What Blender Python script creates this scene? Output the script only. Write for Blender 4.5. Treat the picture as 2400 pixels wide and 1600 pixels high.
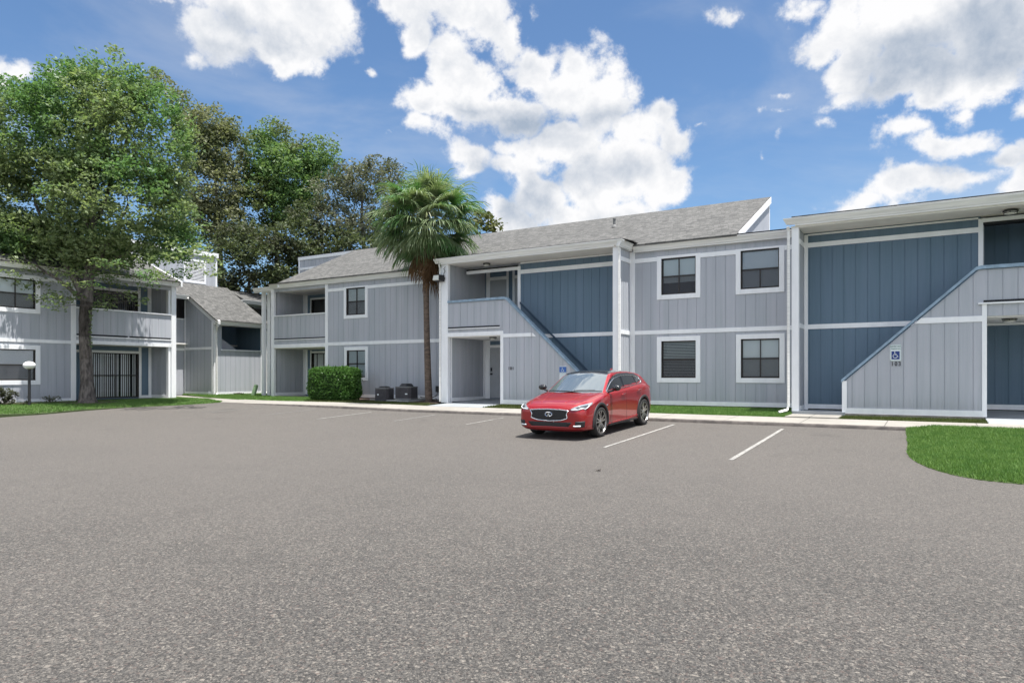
import bpy, bmesh, math, random
import numpy as np
from mathutils import Vector, Matrix
from mathutils.bvhtree import BVHTree
for o in list(bpy.data.objects): bpy.data.objects.remove(o)
scn = bpy.context.scene
COL = scn.collection
rnd = random.Random(7)
rng = np.random.default_rng(11)
R = math.radians
# ------------------------------------------------------------------ camera
CZ = 1.65
cam_d = bpy.data.cameras.new('camera')
cam = bpy.data.objects.new('camera', cam_d); COL.objects.link(cam)
cam.location = (0, 0, CZ)
cam.rotation_euler = (R(90), 0, R(31.33))
cam_d.sensor_width = 36; cam_d.lens = 36 * 1612 / 2400
cam_d.shift_y = 0.0331
cam_d.clip_start = .05; cam_d.clip_end = 3000
scn.camera = cam
# ------------------------------------------------------------------ sun, exposure
SUN_DIR = Vector((.232, -.030, .972)).normalized()       # towards the sun
sl = bpy.data.lights.new('sun', 'SUN'); sl.energy = 4.9; sl.angle = R(.55); sl.color = (1, .965, .91)
sun = bpy.data.objects.new('sun', sl); COL.objects.link(sun)
sun.rotation_euler = SUN_DIR.to_track_quat('Z', 'Y').to_euler()
scn.view_settings.view_transform = 'Standard'; scn.view_settings.look = 'None'
scn.view_settings.exposure = 0.93; scn.view_settings.gamma = 1
# ------------------------------------------------------------------ world: sky texture with clouds by direction
W = bpy.data.worlds.new('World'); scn.world = W; W.use_nodes = True
nt = W.node_tree; nt.nodes.clear()
def N(t, **k):
    n = nt.nodes.new(t)
    for a, b in k.items(): setattr(n, a, b)
    return n
def L(a, b): nt.links.new(a, b)
def plug(sock, v):
    if isinstance(v, (int, float)): sock.default_value = v
    elif isinstance(v, (tuple, list, Vector)): sock.default_value = tuple(v)
    else: L(v, sock)
def M(op, a, b=0.0, c=0.0, clamp=False):
    n = N('ShaderNodeMath', operation=op); n.use_clamp = clamp
    for s, v in zip(n.inputs, (a, b, c)): plug(s, v)
    return n.outputs[0]
def V(op, a, b=(0, 0, 0), s=None):
    n = N('ShaderNodeVectorMath', operation=op); plug(n.inputs[0], a); plug(n.inputs[1], b)
    if s is not None: plug(n.inputs['Scale'], s)
    return n.outputs[1] if op in ('DOT_PRODUCT', 'LENGTH') else n.outputs[0]
def MIX(f, a, b):
    n = N('ShaderNodeMix', data_type='RGBA'); plug(n.inputs[0], f); plug(n.inputs[6], a); plug(n.inputs[7], b)
    return n.outputs[2]
def SS(x, lo, hi, a=0.0, b=1.0):
    n = N('ShaderNodeMapRange', interpolation_type='SMOOTHSTEP'); plug(n.inputs[0], x)
    for i, v in enumerate((lo, hi, a, b)): plug(n.inputs[i + 1], v)
    return n.outputs[0]
sky = N('ShaderNodeTexSky', sky_type='NISHITA'); sky.sun_disc = False
sky.sun_elevation = math.asin(SUN_DIR.z); sky.sun_rotation = math.atan2(SUN_DIR.x, SUN_DIR.y)
sky.air_density = 1.0; sky.dust_density = .6; sky.ozone_density = 2.2
DIR = N('ShaderNodeTexCoord').outputs['Generated']
AX, AF = Vector((.85413, .52005, 0)), Vector((-.52005, .85413, 0))
def pxdir(x, y): return (AX * ((x - 1200) / 1612) + AF + Vector((0, 0, (879.4 - y) / 1612))).normalized()
def blobfield(lst, k):
    cur = None
    for (x, y, rx, ry) in lst:
        c = pxdir(x, y); q = 1 / (AX * ((x - 1200) / 1612) + AF + Vector((0, 0, (879.4 - y) / 1612))).length / 1612
        t1 = c.cross(Vector((0, 0, 1))).normalized(); t2 = t1.cross(c)
        u = V('DOT_PRODUCT', WP, t1 / (rx * .97 * q)); v = V('DOT_PRODUCT', WP, t2 / (ry * .97 * q))
        cm = N('ShaderNodeCombineXYZ'); L(u, cm.inputs[0]); L(v, cm.inputs[1])
        rm = min(1.0, max(.34, min(rx, ry) / 62))
        d = M('MULTIPLY', M('SUBTRACT', V('LENGTH', cm.outputs[0]), 1.0), rm)
        cur = d if cur is None else M('SMOOTH_MIN', cur, d, k)
    return cur
def NZ(vec, scale, detail=6, rough=.55, dist=0.0, col=False):
    n = N('ShaderNodeTexNoise'); n.inputs['Scale'].default_value = scale; n.inputs['Detail'].default_value = detail
    n.inputs['Roughness'].default_value = rough; n.inputs['Distortion'].default_value = dist; L(vec, n.inputs['Vector'])
    return n.outputs['Color' if col else 'Fac']
wc = NZ(DIR, 7, 2, .5, col=True); wc2 = NZ(DIR, 24, 4, .6, col=True)
WP = V('ADD', V('ADD', DIR, V('SCALE', V('SUBTRACT', wc, (.5, .5, .5)), s=.07)), V('SCALE', V('SUBTRACT', wc2, (.5, .5, .5)), s=.035))
CL = [(600,30,235,140),(520,110,140,80),(445,150,70,38),(720,20,125,105),(640,125,130,60),(560,165,110,26),(790,30,50,60),
 (1000,15,130,48),(1120,40,120,75),(962,85,38,38),(1190,95,55,70),(890,5,40,25),(1060,110,60,30),
 (1240,150,95,85),(1330,185,125,105),(1090,180,90,60),(1010,225,95,42),(945,235,40,24),(975,285,48,22),(1410,230,90,85),(1180,235,140,62),
 (1560,272,58,52),(1590,320,42,62),(1500,300,70,60),(1480,370,110,70),(1540,440,80,70),(1570,465,50,45),(1410,430,120,85),(1270,450,95,75),
 (1190,335,45,30),(1110,360,60,26),(1080,400,38,14),(1200,500,100,60),(1400,500,190,55),(1340,330,100,60),(1165,540,60,28),(1240,380,90,45),
 (1860,25,75,45),(1950,55,115,85),(2080,50,150,120),(2220,50,200,130),(2360,80,170,140),(2000,160,100,75),(2140,190,130,60),(2300,190,140,62),(1905,110,52,45),(1960,235,75,28),(1915,285,26,22),(2392,235,50,48),(2230,265,40,40),
 (2250,335,95,48),(2170,340,55,40),(2340,380,90,52),(2130,440,68,46),(2025,465,62,26),(2260,425,140,40),(2390,440,60,60),(1975,478,40,14),
 (1712,38,42,22),(1812,205,38,20),(1820,315,24,38),(1770,260,16,18),(1780,385,12,18),(2110,300,55,26),(1815,255,30,12),
 (35,145,62,36),(125,168,60,26),(-30,170,70,50),(380,40,60,12),(850,160,16,10),(872,222,26,10),(1250,50,30,28),(930,300,22,12),(1640,300,26,12)]
d1 = blobfield(CL, .10)
WP2 = V('ADD', WP, (0, 0, .028))
nA = NZ(DIR, 7.5, 12, .60, .15); nB = NZ(V('ADD', DIR, (.012, .0, .03)), 7.5, 7, .56, .15)
nC = NZ(DIR, 30, 10, .68); 
F = M('ADD', M('SUBTRACT', .03, d1), M('ADD', M('MULTIPLY', M('SUBTRACT', nA, .5), 2.3), M('MULTIPLY', M('SUBTRACT', nC, .5), .85)))
# everywhere else in the sky: unseen cloud cover, added for fill light and reflections
sepd = N('ShaderNodeSeparateXYZ'); L(DIR, sepd.inputs[0]); dz = sepd.outputs[2]
away = SS(V('DOT_PRODUCT', DIR, AF), .62, .35)
hi = SS(dz, .50, .66)
g = M('MULTIPLY', M('MAXIMUM', away, hi), 1.0)
nG = NZ(DIR, 2.3, 12, .58, .2)
F2 = M('SUBTRACT', M('MULTIPLY', SS(nG, .44, .60), g), .3)
Fm = M('MAXIMUM', F, F2)
mask = M('MULTIPLY', SS(Fm, -.04, .42), SS(Fm, -.3, .25))
emb = M('ADD', M('MULTIPLY', M('SUBTRACT', nB, nA), 2.2), M('MULTIPLY', M('SUBTRACT', NZ(V('ADD', DIR, (.005, 0, .012)), 26, 5, .6), nC), .35))
GR = [(2230,130,230,75),(2100,210,120,40),(2350,60,150,60),(620,95,150,40),(1330,400,160,45),(1240,470,80,60),(1450,545,160,30),(1440,260,100,22),(540,140,110,20),(1080,240,120,18),(1250,270,130,26),(2270,395,90,18),(1130,400,70,20)]
d2 = blobfield(GR, .3)
gray = M('MULTIPLY', SS(M('ADD', d2, M('MULTIPLY', M('SUBTRACT', nB, .5), 1.0)), .35, -.6), .62)
thick = SS(Fm, .15, 1.0)
sh = M('ADD', M('SUBTRACT', M('SUBTRACT', 1.0, M('MULTIPLY', thick, .10)), M('MULTIPLY', gray, 1.0)), M('MULTIPLY', emb, .95), clamp=True)
cc = MIX(sh, (.40, .48, .60, 1), (1.0, 1.0, 1.01, 1))
veil = M('MULTIPLY', SS(NZ(V('MULTIPLY', DIR, (1, 1, 2.4)), 3.2, 8, .55, .4), .45, .8), .30)
skyc = V('MULTIPLY', sky.outputs[0], (.84, 1.0, 1.12))
base = MIX(veil, V('SCALE', skyc, s=1.0), V('SCALE', V('ADD', (0, 0, 0), (1, 1, 1)), s=6.2))
SKY_STR = .072
cloudcol = V('SCALE', cc, s=M('MULTIPLY', M('ADD', .52, M('MULTIPLY', g, .30)), 1 / SKY_STR))  # cloud out of view made brighter to raise the fill light
out = MIX(M('MULTIPLY', mask, SS(dz, -.02, .03)), base, cloudcol)
bg = N('ShaderNodeBackground'); L(out, bg.inputs[0]); bg.inputs[1].default_value = SKY_STR
wo = N('ShaderNodeOutputWorld'); L(bg.outputs[0], wo.inputs[0])
W.cycles.sampling_method = 'MANUAL'; W.cycles.sample_map_resolution = 512

# ------------------------------------------------------------------ materials
def newmat(name):
    global nt
    m = bpy.data.materials.new(name); m.use_nodes = True; nt = m.node_tree
    b = nt.nodes['Principled BSDF']
    return m, b
def simple(name, col, rough=.6, metal=0, spec=.5, coat=0, em=None, bump=0, bscale=40, var=0, vscale=3, stretch=(1, 1, 1)):
    m, b = newmat(name)
    b.inputs['Roughness'].default_value = rough; b.inputs['Metallic'].default_value = metal
    b.inputs['Specular IOR Level'].default_value = spec; b.inputs['Coat Weight'].default_value = coat
    b.inputs['Coat Roughness'].default_value = .03
    c = (*col, 1)
    tc = N('ShaderNodeTexCoord').outputs['Object']
    if var:
        v = NZ(V('MULTIPLY', tc, stretch), vscale, 6, .6)
        f = SS(v, .3, .7)
        L(MIX(f, tuple(x * (1 - var) for x in col) + (1,), tuple(min(1, x * (1 + var)) for x in col) + (1,)), b.inputs['Base Color'])
    else: b.inputs['Base Color'].default_value = c
    if em: b.inputs['Emission Color'].default_value = (*em[:3], 1); b.inputs['Emission Strength'].default_value = em[3]
    if bump:
        bn = N('ShaderNodeBump'); bn.inputs['Strength'].default_value = bump; bn.inputs['Distance'].default_value = .01
        L(NZ(V('MULTIPLY', tc, stretch), bscale, 5, .6), bn.inputs['Height']); L(bn.outputs[0], b.inputs['Normal'])
    return m
def siding(name, col, streak=.10, tint=(.93, 1.0, .98)):
    m, b = newmat(name)
    tc = N('ShaderNodeTexCoord').outputs['Object']
    a = SS(NZ(V('MULTIPLY', tc, (3.4, 3.4, .10)), 1.0, 4, .6), .32, .68)
    c = SS(NZ(V('MULTIPLY', tc, (22, 22, .6)), 1.0, 4, .6), .3, .7)
    d = SS(NZ(tc, .8, 5, .6), .35, .7)
    lo = tuple(x * (1 - streak) * t for x, t in zip(col, tint)) + (1,); hi_ = tuple(min(1, x * (1 + streak)) for x in col) + (1,)
    k = MIX(a, lo, hi_); k = MIX(M('MULTIPLY', c, .4), k, tuple(x * 1.1 for x in col) + (1,)); k = MIX(M('MULTIPLY', d, .22), k, tuple(x * .86 for x in col) + (1,))
    # splash-back dirt along the foot of the boards
    sp = N('ShaderNodeSeparateXYZ'); L(N('ShaderNodeNewGeometry').outputs['Position'], sp.inputs[0])
    foot = M('MULTIPLY', SS(M('ADD', sp.outputs[2], M('MULTIPLY', c, .25)), 1.25, .75), .22)
    k = MIX(foot, k, (col[0] * .62, col[1] * .6, col[2] * .52, 1))
    L(k, b.inputs['Base Color'])
    b.inputs['Roughness'].default_value = .72; b.inputs['Specular IOR Level'].default_value = .3
    bn = N('ShaderNodeBump'); bn.inputs['Strength'].default_value = .25; bn.inputs['Distance'].default_value = .004
    L(NZ(V('MULTIPLY', tc, (60, 60, 2.5)), 1.0, 4, .7), bn.inputs['Height']); L(bn.outputs[0], b.inputs['Normal'])
    return m
GREY = siding('grey_siding_paint', (.445, .455, .498), .075, (.95, 1.0, .985))
BLUE = siding('blue_siding_paint', (.138, .198, .265), .06)
BLUECAP = simple('blue_cap_paint', (.26, .36, .46), .6, var=.18, vscale=5, stretch=(1, 1, 1), bump=.15)
WHITE = simple('white_trim_paint', (.88, .885, .90), .55, var=.04, vscale=2.2, stretch=(2, 2, .5), bump=.1, bscale=25)
SOFFIT = simple('cream_soffit_paint', (.82, .80, .76), .65, var=.06, vscale=1.5)
GUTTER = simple('white_gutter_enamel', (.80, .79, .765), .4, var=.10, vscale=3, stretch=(.35, .35, 9))
DOORP = simple('grey_door_paint', (.40, .41, .43), .5, var=.05)
DARK = simple('dark_interior', (.02, .02, .022), .8)
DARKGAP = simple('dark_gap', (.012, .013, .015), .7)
BRONZE = simple('bronze_frame', (.035, .028, .024), .45)
BLACK = simple('black_metal', (.02, .02, .022), .45)
CONC = simple('old_foundation_concrete', (.24, .22, .20), .9, var=.25, vscale=4, bump=.4)
BLIND = simple('blind_slats', (.72, .74, .74), .6)
BLIND2 = simple('pale_blind_slats', (.88, .90, .94), .6)
SHADEF = simple('roller_shade_fabric', (.82, .86, .87), .8)
LENS = simple('frosted_lamp_lens', (.75, .75, .70), .3)
m, b = newmat('window_glass'); nt.nodes.remove(b)
fr = N('ShaderNodeFresnel'); fr.inputs[0].default_value = 1.55
tr = N('ShaderNodeBsdfTransparent'); tr.inputs[0].default_value = (.95, .97, .97, 1)
gl = N('ShaderNodeBsdfGlossy'); gl.inputs['Roughness'].default_value = .02
bn = N('ShaderNodeBump'); bn.inputs['Strength'].default_value = .06; bn.inputs['Distance'].default_value = .02
L(NZ(N('ShaderNodeTexCoord').outputs['Object'], 1.6, 2, .5), bn.inputs['Height']); L(bn.outputs[0], gl.inputs['Normal'])
mx = N('ShaderNodeMixShader'); L(fr.outputs[0], mx.inputs[0]); L(tr.outputs[0], mx.inputs[1]); L(gl.outputs[0], mx.inputs[2])
L(mx.outputs[0], nt.nodes['Material Output'].inputs[0]); GLASS = m
m, b = newmat('insect_screen'); nt.nodes.remove(b)
tr = N('ShaderNodeBsdfTransparent'); df = N('ShaderNodeBsdfDiffuse'); df.inputs[0].default_value = (.10, .10, .11, 1)
mx = N('ShaderNodeMixShader'); mx.inputs[0].default_value = .5; L(tr.outputs[0], mx.inputs[1]); L(df.outputs[0], mx.inputs[2])
L(mx.outputs[0], nt.nodes['Material Output'].inputs[0]); SCREEN = m
# shingles: courses follow the mesh UV (u along eave in m, v up the slope in m)
m, b = newmat('grey_shingles')
uv = N('ShaderNodeTexCoord').outputs['UV']
br = N('ShaderNodeTexBrick'); br.inputs['Scale'].default_value = 1; br.inputs['Brick Width'].default_value = .23; br.inputs['Row Height'].default_value = .135
br.inputs['Mortar Size'].default_value = .008; br.inputs['Mortar Smooth'].default_value = .3; br.inputs['Bias'].default_value = 0
br.offset = .37; br.offset_frequency = 3; br.squash = .7; br.squash_frequency = 2
br.inputs['Color1'].default_value = (.085, .085, .082, 1); br.inputs['Color2'].default_value = (.235, .23, .22, 1); br.inputs['Mortar'].default_value = (.05, .05, .05, 1)
wv = V('ADD', uv, V('SCALE', V('SUBTRACT', NZ(uv, 6, 2, .5, col=True), (.5, .5, .5)), s=.05)); L(wv, br.inputs['Vector'])
n1 = SS(NZ(V('MULTIPLY', uv, (2.2, 7, 1)), 1, 5, .65), .3, .7); n2 = NZ(uv, .5, 4, .6)
k = MIX(M('MULTIPLY', n1, .6), br.outputs[0], (.165, .164, .158, 1)); k = MIX(M('MULTIPLY', SS(n2, .4, .75), .25), k, (.105, .103, .10, 1))
L(V('SCALE', k, s=.64), b.inputs['Base Color']); b.inputs['Roughness'].default_value = .92
bn = N('ShaderNodeBump'); bn.inputs['Strength'].default_value = .8; bn.inputs['Distance'].default_value = .012; L(br.outputs[1], bn.inputs['Height']); bn.invert = True
L(bn.outputs[0], b.inputs['Normal']); SHINGLE = m
# asphalt: worn chip seal, world-scale noise
m, b = newmat('worn_asphalt')
P = N('ShaderNodeNewGeometry').outputs['Position']
def VOR(vec, sc, feat='F1', out='Distance', rnd_=1):
    n = N('ShaderNodeTexVoronoi', feature=feat); n.inputs['Scale'].default_value = sc; n.inputs['Randomness'].default_value = rnd_; L(vec, n.inputs['Vector']); return n.outputs[out]
PW = V('ADD', P, V('SCALE', V('SUBTRACT', NZ(P, 18, 3, .5, col=True), (.5, .5, .5)), s=.03))
st = VOR(PW, 95, out='Color'); sp = N('ShaderNodeSeparateColor'); L(st, sp.inputs[0])
st2 = VOR(PW, 58, out='Color'); sp2 = N('ShaderNodeSeparateColor'); L(st2, sp2.inputs[0])
big = NZ(P, .16, 6, .62, .3); mid_ = NZ(P, 1.1, 10, .74); fine = NZ(P, 34, 6, .75)
c0 = MIX(SS(big, .36, .62), (.130, .128, .123, 1), (.176, .168, .158, 1))
c0 = MIX(M('MULTIPLY', SS(mid_, .42, .70), .55), c0, (.098, .096, .094, 1))
clump = NZ(P, 7, 10, .85)
c0 = MIX(M('MULTIPLY', SS(clump, .54, .66), .5), c0, (.06, .059, .058, 1)); c0 = MIX(M('MULTIPLY', SS(clump, .45, .32), .35), c0, (.24, .23, .215, 1))
c0 = MIX(M('MULTIPLY', SS(sp.outputs[0], .5, 1.0), .85), c0, (.36, .335, .30, 1))
c0 = MIX(M('MULTIPLY', SS(sp.outputs[1], .55, .95), .85), c0, (.045, .044, .043, 1))
c0 = MIX(M('MULTIPLY', SS(sp2.outputs[1], .90, .97), .45), c0, (.25, .18, .155, 1))
c0 = MIX(M('MULTIPLY', SS(sp2.outputs[0], .93, .97), .75), c0, (.42, .39, .35, 1))
c0 = MIX(M('MULTIPLY', SS(sp2.outputs[2], .88, .96), .7), c0, (.035, .034, .033, 1))
c0 = MIX(M('MULTIPLY', SS(fine, .48, .62), .75), c0, (.052, .051, .05, 1))
wsp = VOR(P, 3.1, out='Color'); s3 = N('ShaderNodeSeparateColor'); L(wsp, s3.inputs[0]); wd = VOR(P, 3.1)
c0 = MIX(M('MULTIPLY', M('MULTIPLY', SS(s3.outputs[0], .85, .86), SS(wd, .05, .03)), .9), c0, (.55, .52, .47, 1))
# paler tone towards the stalls, oil drips where cars stand
xy = N('ShaderNodeSeparateXYZ'); L(P, xy.inputs[0])
soil_ = SS(NZ(P, .42, 5, .6), .60, .74)
c0 = MIX(M('MULTIPLY', soil_, .38), c0, (.075, .074, .072, 1))
pale_far = M('MULTIPLY', SS(M('ADD', M('SUBTRACT', xy.outputs[1], M('MULTIPLY', xy.outputs[0], .45)), M('MULTIPLY', M('SUBTRACT', big, .5), 10)), 4, 13), .48)
c0 = MIX(pale_far, c0, (.22, .208, .196, 1))
stall = M('MULTIPLY', SS(xy.outputs[1], 12.5, 14.5), SS(xy.outputs[1], 17.6, 16.2))
c0 = MIX(M('MULTIPLY', M('MULTIPLY', stall, SS(NZ(P, .75, 5, .6), .56, .74)), .5), c0, (.07, .068, .066, 1))
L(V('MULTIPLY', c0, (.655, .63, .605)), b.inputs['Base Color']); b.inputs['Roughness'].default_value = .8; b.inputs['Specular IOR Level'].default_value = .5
hgt = M('ADD', M('MULTIPLY', VOR(PW, 95), -.8), M('ADD', M('MULTIPLY', fine, .9), M('MULTIPLY', VOR(PW, 45), -.5)))
bn = N('ShaderNodeBump'); bn.inputs['Strength'].default_value = .95; bn.inputs['Distance'].default_value = .018; L(hgt, bn.inputs['Height']); L(bn.outputs[0], b.inputs['Normal'])
ASPH = m
# pale sidewalk concrete
m, b = newmat('sidewalk_concrete')
P = N('ShaderNodeNewGeometry').outputs['Position']
c0 = MIX(SS(NZ(P, .9, 6, .65), .35, .7), (.44, .415, .375, 1), (.35, .33, .295, 1))
c0 = MIX(M('MULTIPLY', SS(NZ(P, 60, 3, .6), .5, .7), .35), c0, (.22, .205, .19, 1))
jx = N('ShaderNodeSeparateXYZ'); L(P, jx.inputs[0]); fr_ = M('ABSOLUTE', M('SUBTRACT', M('FRACT', M('DIVIDE', jx.outputs[0], 1.83)), .5))
c0 = MIX(M('MULTIPLY', SS(fr_, .0075, .004), .8), c0, (.06, .055, .05, 1))
L(V('SCALE', c0, s=.68), b.inputs['Base Color']); b.inputs['Roughness'].default_value = .9; WALK = m
m, b = newmat('grimy_kerb_face')
P = N('ShaderNodeNewGeometry').outputs['Position']
c0 = MIX(SS(NZ(P, 3, 6, .7), .35, .65), (.17, .15, .135, 1), (.09, .08, .075, 1)); L(c0, b.inputs['Base Color']); b.inputs['Roughness'].default_value = .95; KERBF = m
m, b = newmat('turf_soil')
P = N('ShaderNodeNewGeometry').outputs['Position']
c0 = MIX(SS(NZ(P, 2.5, 6, .7), .35, .65), (.055, .075, .026, 1), (.08, .12, .04, 1)); L(V('SCALE', c0, s=.7), b.inputs['Base Color']); b.inputs['Roughness'].default_value = 1; TURF = m
MULCH = simple('brown_mulch', (.07, .045, .032), .95, var=.5, vscale=25, bump=.8, bscale=60)
def leafmat(name, c1, c2, c3=None, trans=.35, rough=.55, clump=.9):
    m, b = newmat(name); nt.nodes.remove(b)
    ri = N('ShaderNodeNewGeometry').outputs['Random Per Island']
    k = MIX(ri, (*c1, 1), (*c2, 1))
    if c3: k = MIX(SS(NZ(N('ShaderNodeNewGeometry').outputs['Position'], clump, 3, .6), .45, .62), k, (*c3, 1))
    k = V('SCALE', k, s=.70)
    d = N('ShaderNodeBsdfPrincipled'); L(k, d.inputs['Base Color']); d.inputs['Roughness'].default_value = rough; d.inputs['Specular IOR Level'].default_value = .18
    t = N('ShaderNodeBsdfTranslucent'); L(V('MULTIPLY', k, (1.15, 1.22, .72)), t.inputs[0])
    mx = N('ShaderNodeMixShader'); mx.inputs[0].default_value = trans; L(d.outputs[0], mx.inputs[1]); L(t.outputs[0], mx.inputs[2])
    L(mx.outputs[0], nt.nodes['Material Output'].inputs[0]); return m
BARK = simple('grey_bark', (.125, .108, .098), .95, var=.62, vscale=9, stretch=(1, 1, .3), bump=1.0, bscale=22)
PALMB = simple('palm_bark', (.135, .10, .078), .95, var=.4, vscale=6, stretch=(1, 1, 2.5), bump=1.0, bscale=14)

# ------------------------------------------------------------------ mesh helpers
class MB:
    def __init__(s): s.v = []; s.f = []; s.uv = None
    def quad(s, *p): 
        n = len(s.v); s.v += [tuple(q) for q in p]; s.f.append(tuple(range(n, n + len(p))))
    def box(s, x0, x1, y0, y1, z0, z1):
        x0, x1 = sorted((x0, x1)); y0, y1 = sorted((y0, y1)); z0, z1 = sorted((z0, z1))
        s.hexa([(x0,y0,z0),(x1,y0,z0),(x1,y1,z0),(x0,y1,z0),(x0,y0,z1),(x1,y0,z1),(x1,y1,z1),(x0,y1,z1)])
    def hexa(s, p):
        n = len(s.v); s.v += [tuple(q) for q in p]
        for f in ((3,2,1,0),(4,5,6,7),(0,1,5,4),(1,2,6,5),(2,3,7,6),(3,0,4,7)): s.f.append(tuple(n + i for i in f))
    def tube(s, pts, rad, k=8, cap=True):
        pts = [Vector(p) for p in pts]; rad = rad if isinstance(rad, (list, tuple)) else [rad] * len(pts)
        rings = []; up = Vector((.13, .31, .94)); n = len(s.v)
        for i, p in enumerate(pts):
            t = (pts[min(i + 1, len(pts) - 1)] - pts[max(i - 1, 0)]); t = t.normalized() if t.length > 1e-9 else Vector((0, 0, 1))
            a = t.cross(up); a = a.normalized() if a.length > 1e-3 else t.orthogonal().normalized(); c = t.cross(a); up = a.cross(t) if i < 0 else up
            for j in range(k):
                th = 2 * math.pi * j / k; s.v.append(tuple(p + (a * math.cos(th) + c * math.sin(th)) * rad[i]))
        for i in range(len(pts) - 1):
            for j in range(k): s.f.append((n + i * k + j, n + i * k + (j + 1) % k, n + (i + 1) * k + (j + 1) % k, n + (i + 1) * k + j))
        if cap: s.f.append(tuple(n + j for j in range(k))[::-1]); s.f.append(tuple(n + (len(pts) - 1) * k + j for j in range(k)))
    def lathe(s, prof, c=(0, 0, 0), k=24, axis='z', sx=1, sy=1, ring=False):
        n = len(s.v)
        for (r, h) in prof:
            for j in range(k):
                th = 2 * math.pi * j / k; a, b_ = r * math.cos(th) * sx, r * math.sin(th) * sy
                p = {'z': (a, b_, h), 'y': (a, h, b_), 'x': (h, a, b_)}[axis]
                s.v.append((c[0] + p[0], c[1] + p[1], c[2] + p[2]))
        for i in range(len(prof) - 1):
            for j in range(k): s.f.append((n + i * k + j, n + i * k + (j + 1) % k, n + (i + 1) * k + (j + 1) % k, n + (i + 1) * k + j))
        if ring:
            q = (len(prof) - 1) * k
            for j in range(k): s.f.append((n + q + j, n + q + (j + 1) % k, n + (j + 1) % k, n + j))
        else: s.f.append(tuple(n + j for j in range(k))[::-1]); s.f.append(tuple(n + (len(prof) - 1) * k + j for j in range(k)))
    def build(s, name, mat, parent=None, smooth=False, uv=None, bevel=0, split=False):
        if split:
            up = list(range(len(s.v)))
            def fd(i):
                while up[i] != i: up[i] = up[up[i]]; i = up[i]
                return i
            for f in s.f:
                for i in f[1:]: up[fd(i)] = fd(f[0])
            gr = {}
            for f in s.f: gr.setdefault(fd(f[0]), []).append(f)
            for fs in gr.values():
                q = MB(); mp = {}
                for f in fs:
                    for i in f:
                        if i not in mp: mp[i] = len(q.v); q.v.append(s.v[i])
                    q.f.append(tuple(mp[i] for i in f))
                o = q.build(name, mat, parent, smooth, uv, bevel)
            return o
        me = bpy.data.meshes.new(name)
        off = worldloc(parent)
        me.from_pydata([(a - off[0], b_ - off[1], c - off[2]) for a, b_, c in s.v], [], s.f); me.update()
        if uv:
            ul = me.uv_layers.new(name='UVMap')
            for lp in me.loops:
                p = s.v[lp.vertex_index]; ul.data[lp.index].uv = uv(*p)
        if smooth: me.polygons.foreach_set('use_smooth', [True] * len(me.polygons))
        me.materials.append(mat)
        o = bpy.data.objects.new(name, me); COL.objects.link(o)
        if parent: o.parent = parent
        if bevel:
            md = o.modifiers.new('bevel', 'BEVEL'); md.width = bevel; md.segments = 2; md.limit_method = 'ANGLE'
        return o
def worldloc(p):
    v = Vector((0, 0, 0))
    while p is not None: v += p.location; p = p.parent
    return v
def tag(o, label=None, cat=None, group=None, kind=None):
    if label: o['label'] = label
    if cat: o['category'] = cat
    if group: o['group'] = group
    if kind: o['kind'] = kind
    return o
def empty(name, loc, label, cat, group=None):
    o = bpy.data.objects.new(name, None); COL.objects.link(o); o.location = loc; o.empty_display_size = .3
    return tag(o, label, cat, group)
def npmesh(name, verts, nper, mat, parent=None, smooth=False):
    """verts (k*nper,3): k separate polygons of nper corners"""
    off = worldloc(parent); verts = np.asarray(verts, np.float32) - np.array(off, np.float32)
    k = len(verts) // nper; me = bpy.data.meshes.new(name)
    me.vertices.add(len(verts)); me.vertices.foreach_set('co', verts.ravel())
    me.loops.add(k * nper); me.loops.foreach_set('vertex_index', np.arange(k * nper, dtype=np.int32))
    me.polygons.add(k); me.polygons.foreach_set('loop_start', np.arange(0, k * nper, nper, dtype=np.int32))
    me.update(calc_edges=True); me.materials.append(mat)
    o = bpy.data.objects.new(name, me); COL.objects.link(o)
    if parent: o.parent = parent
    return o
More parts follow.
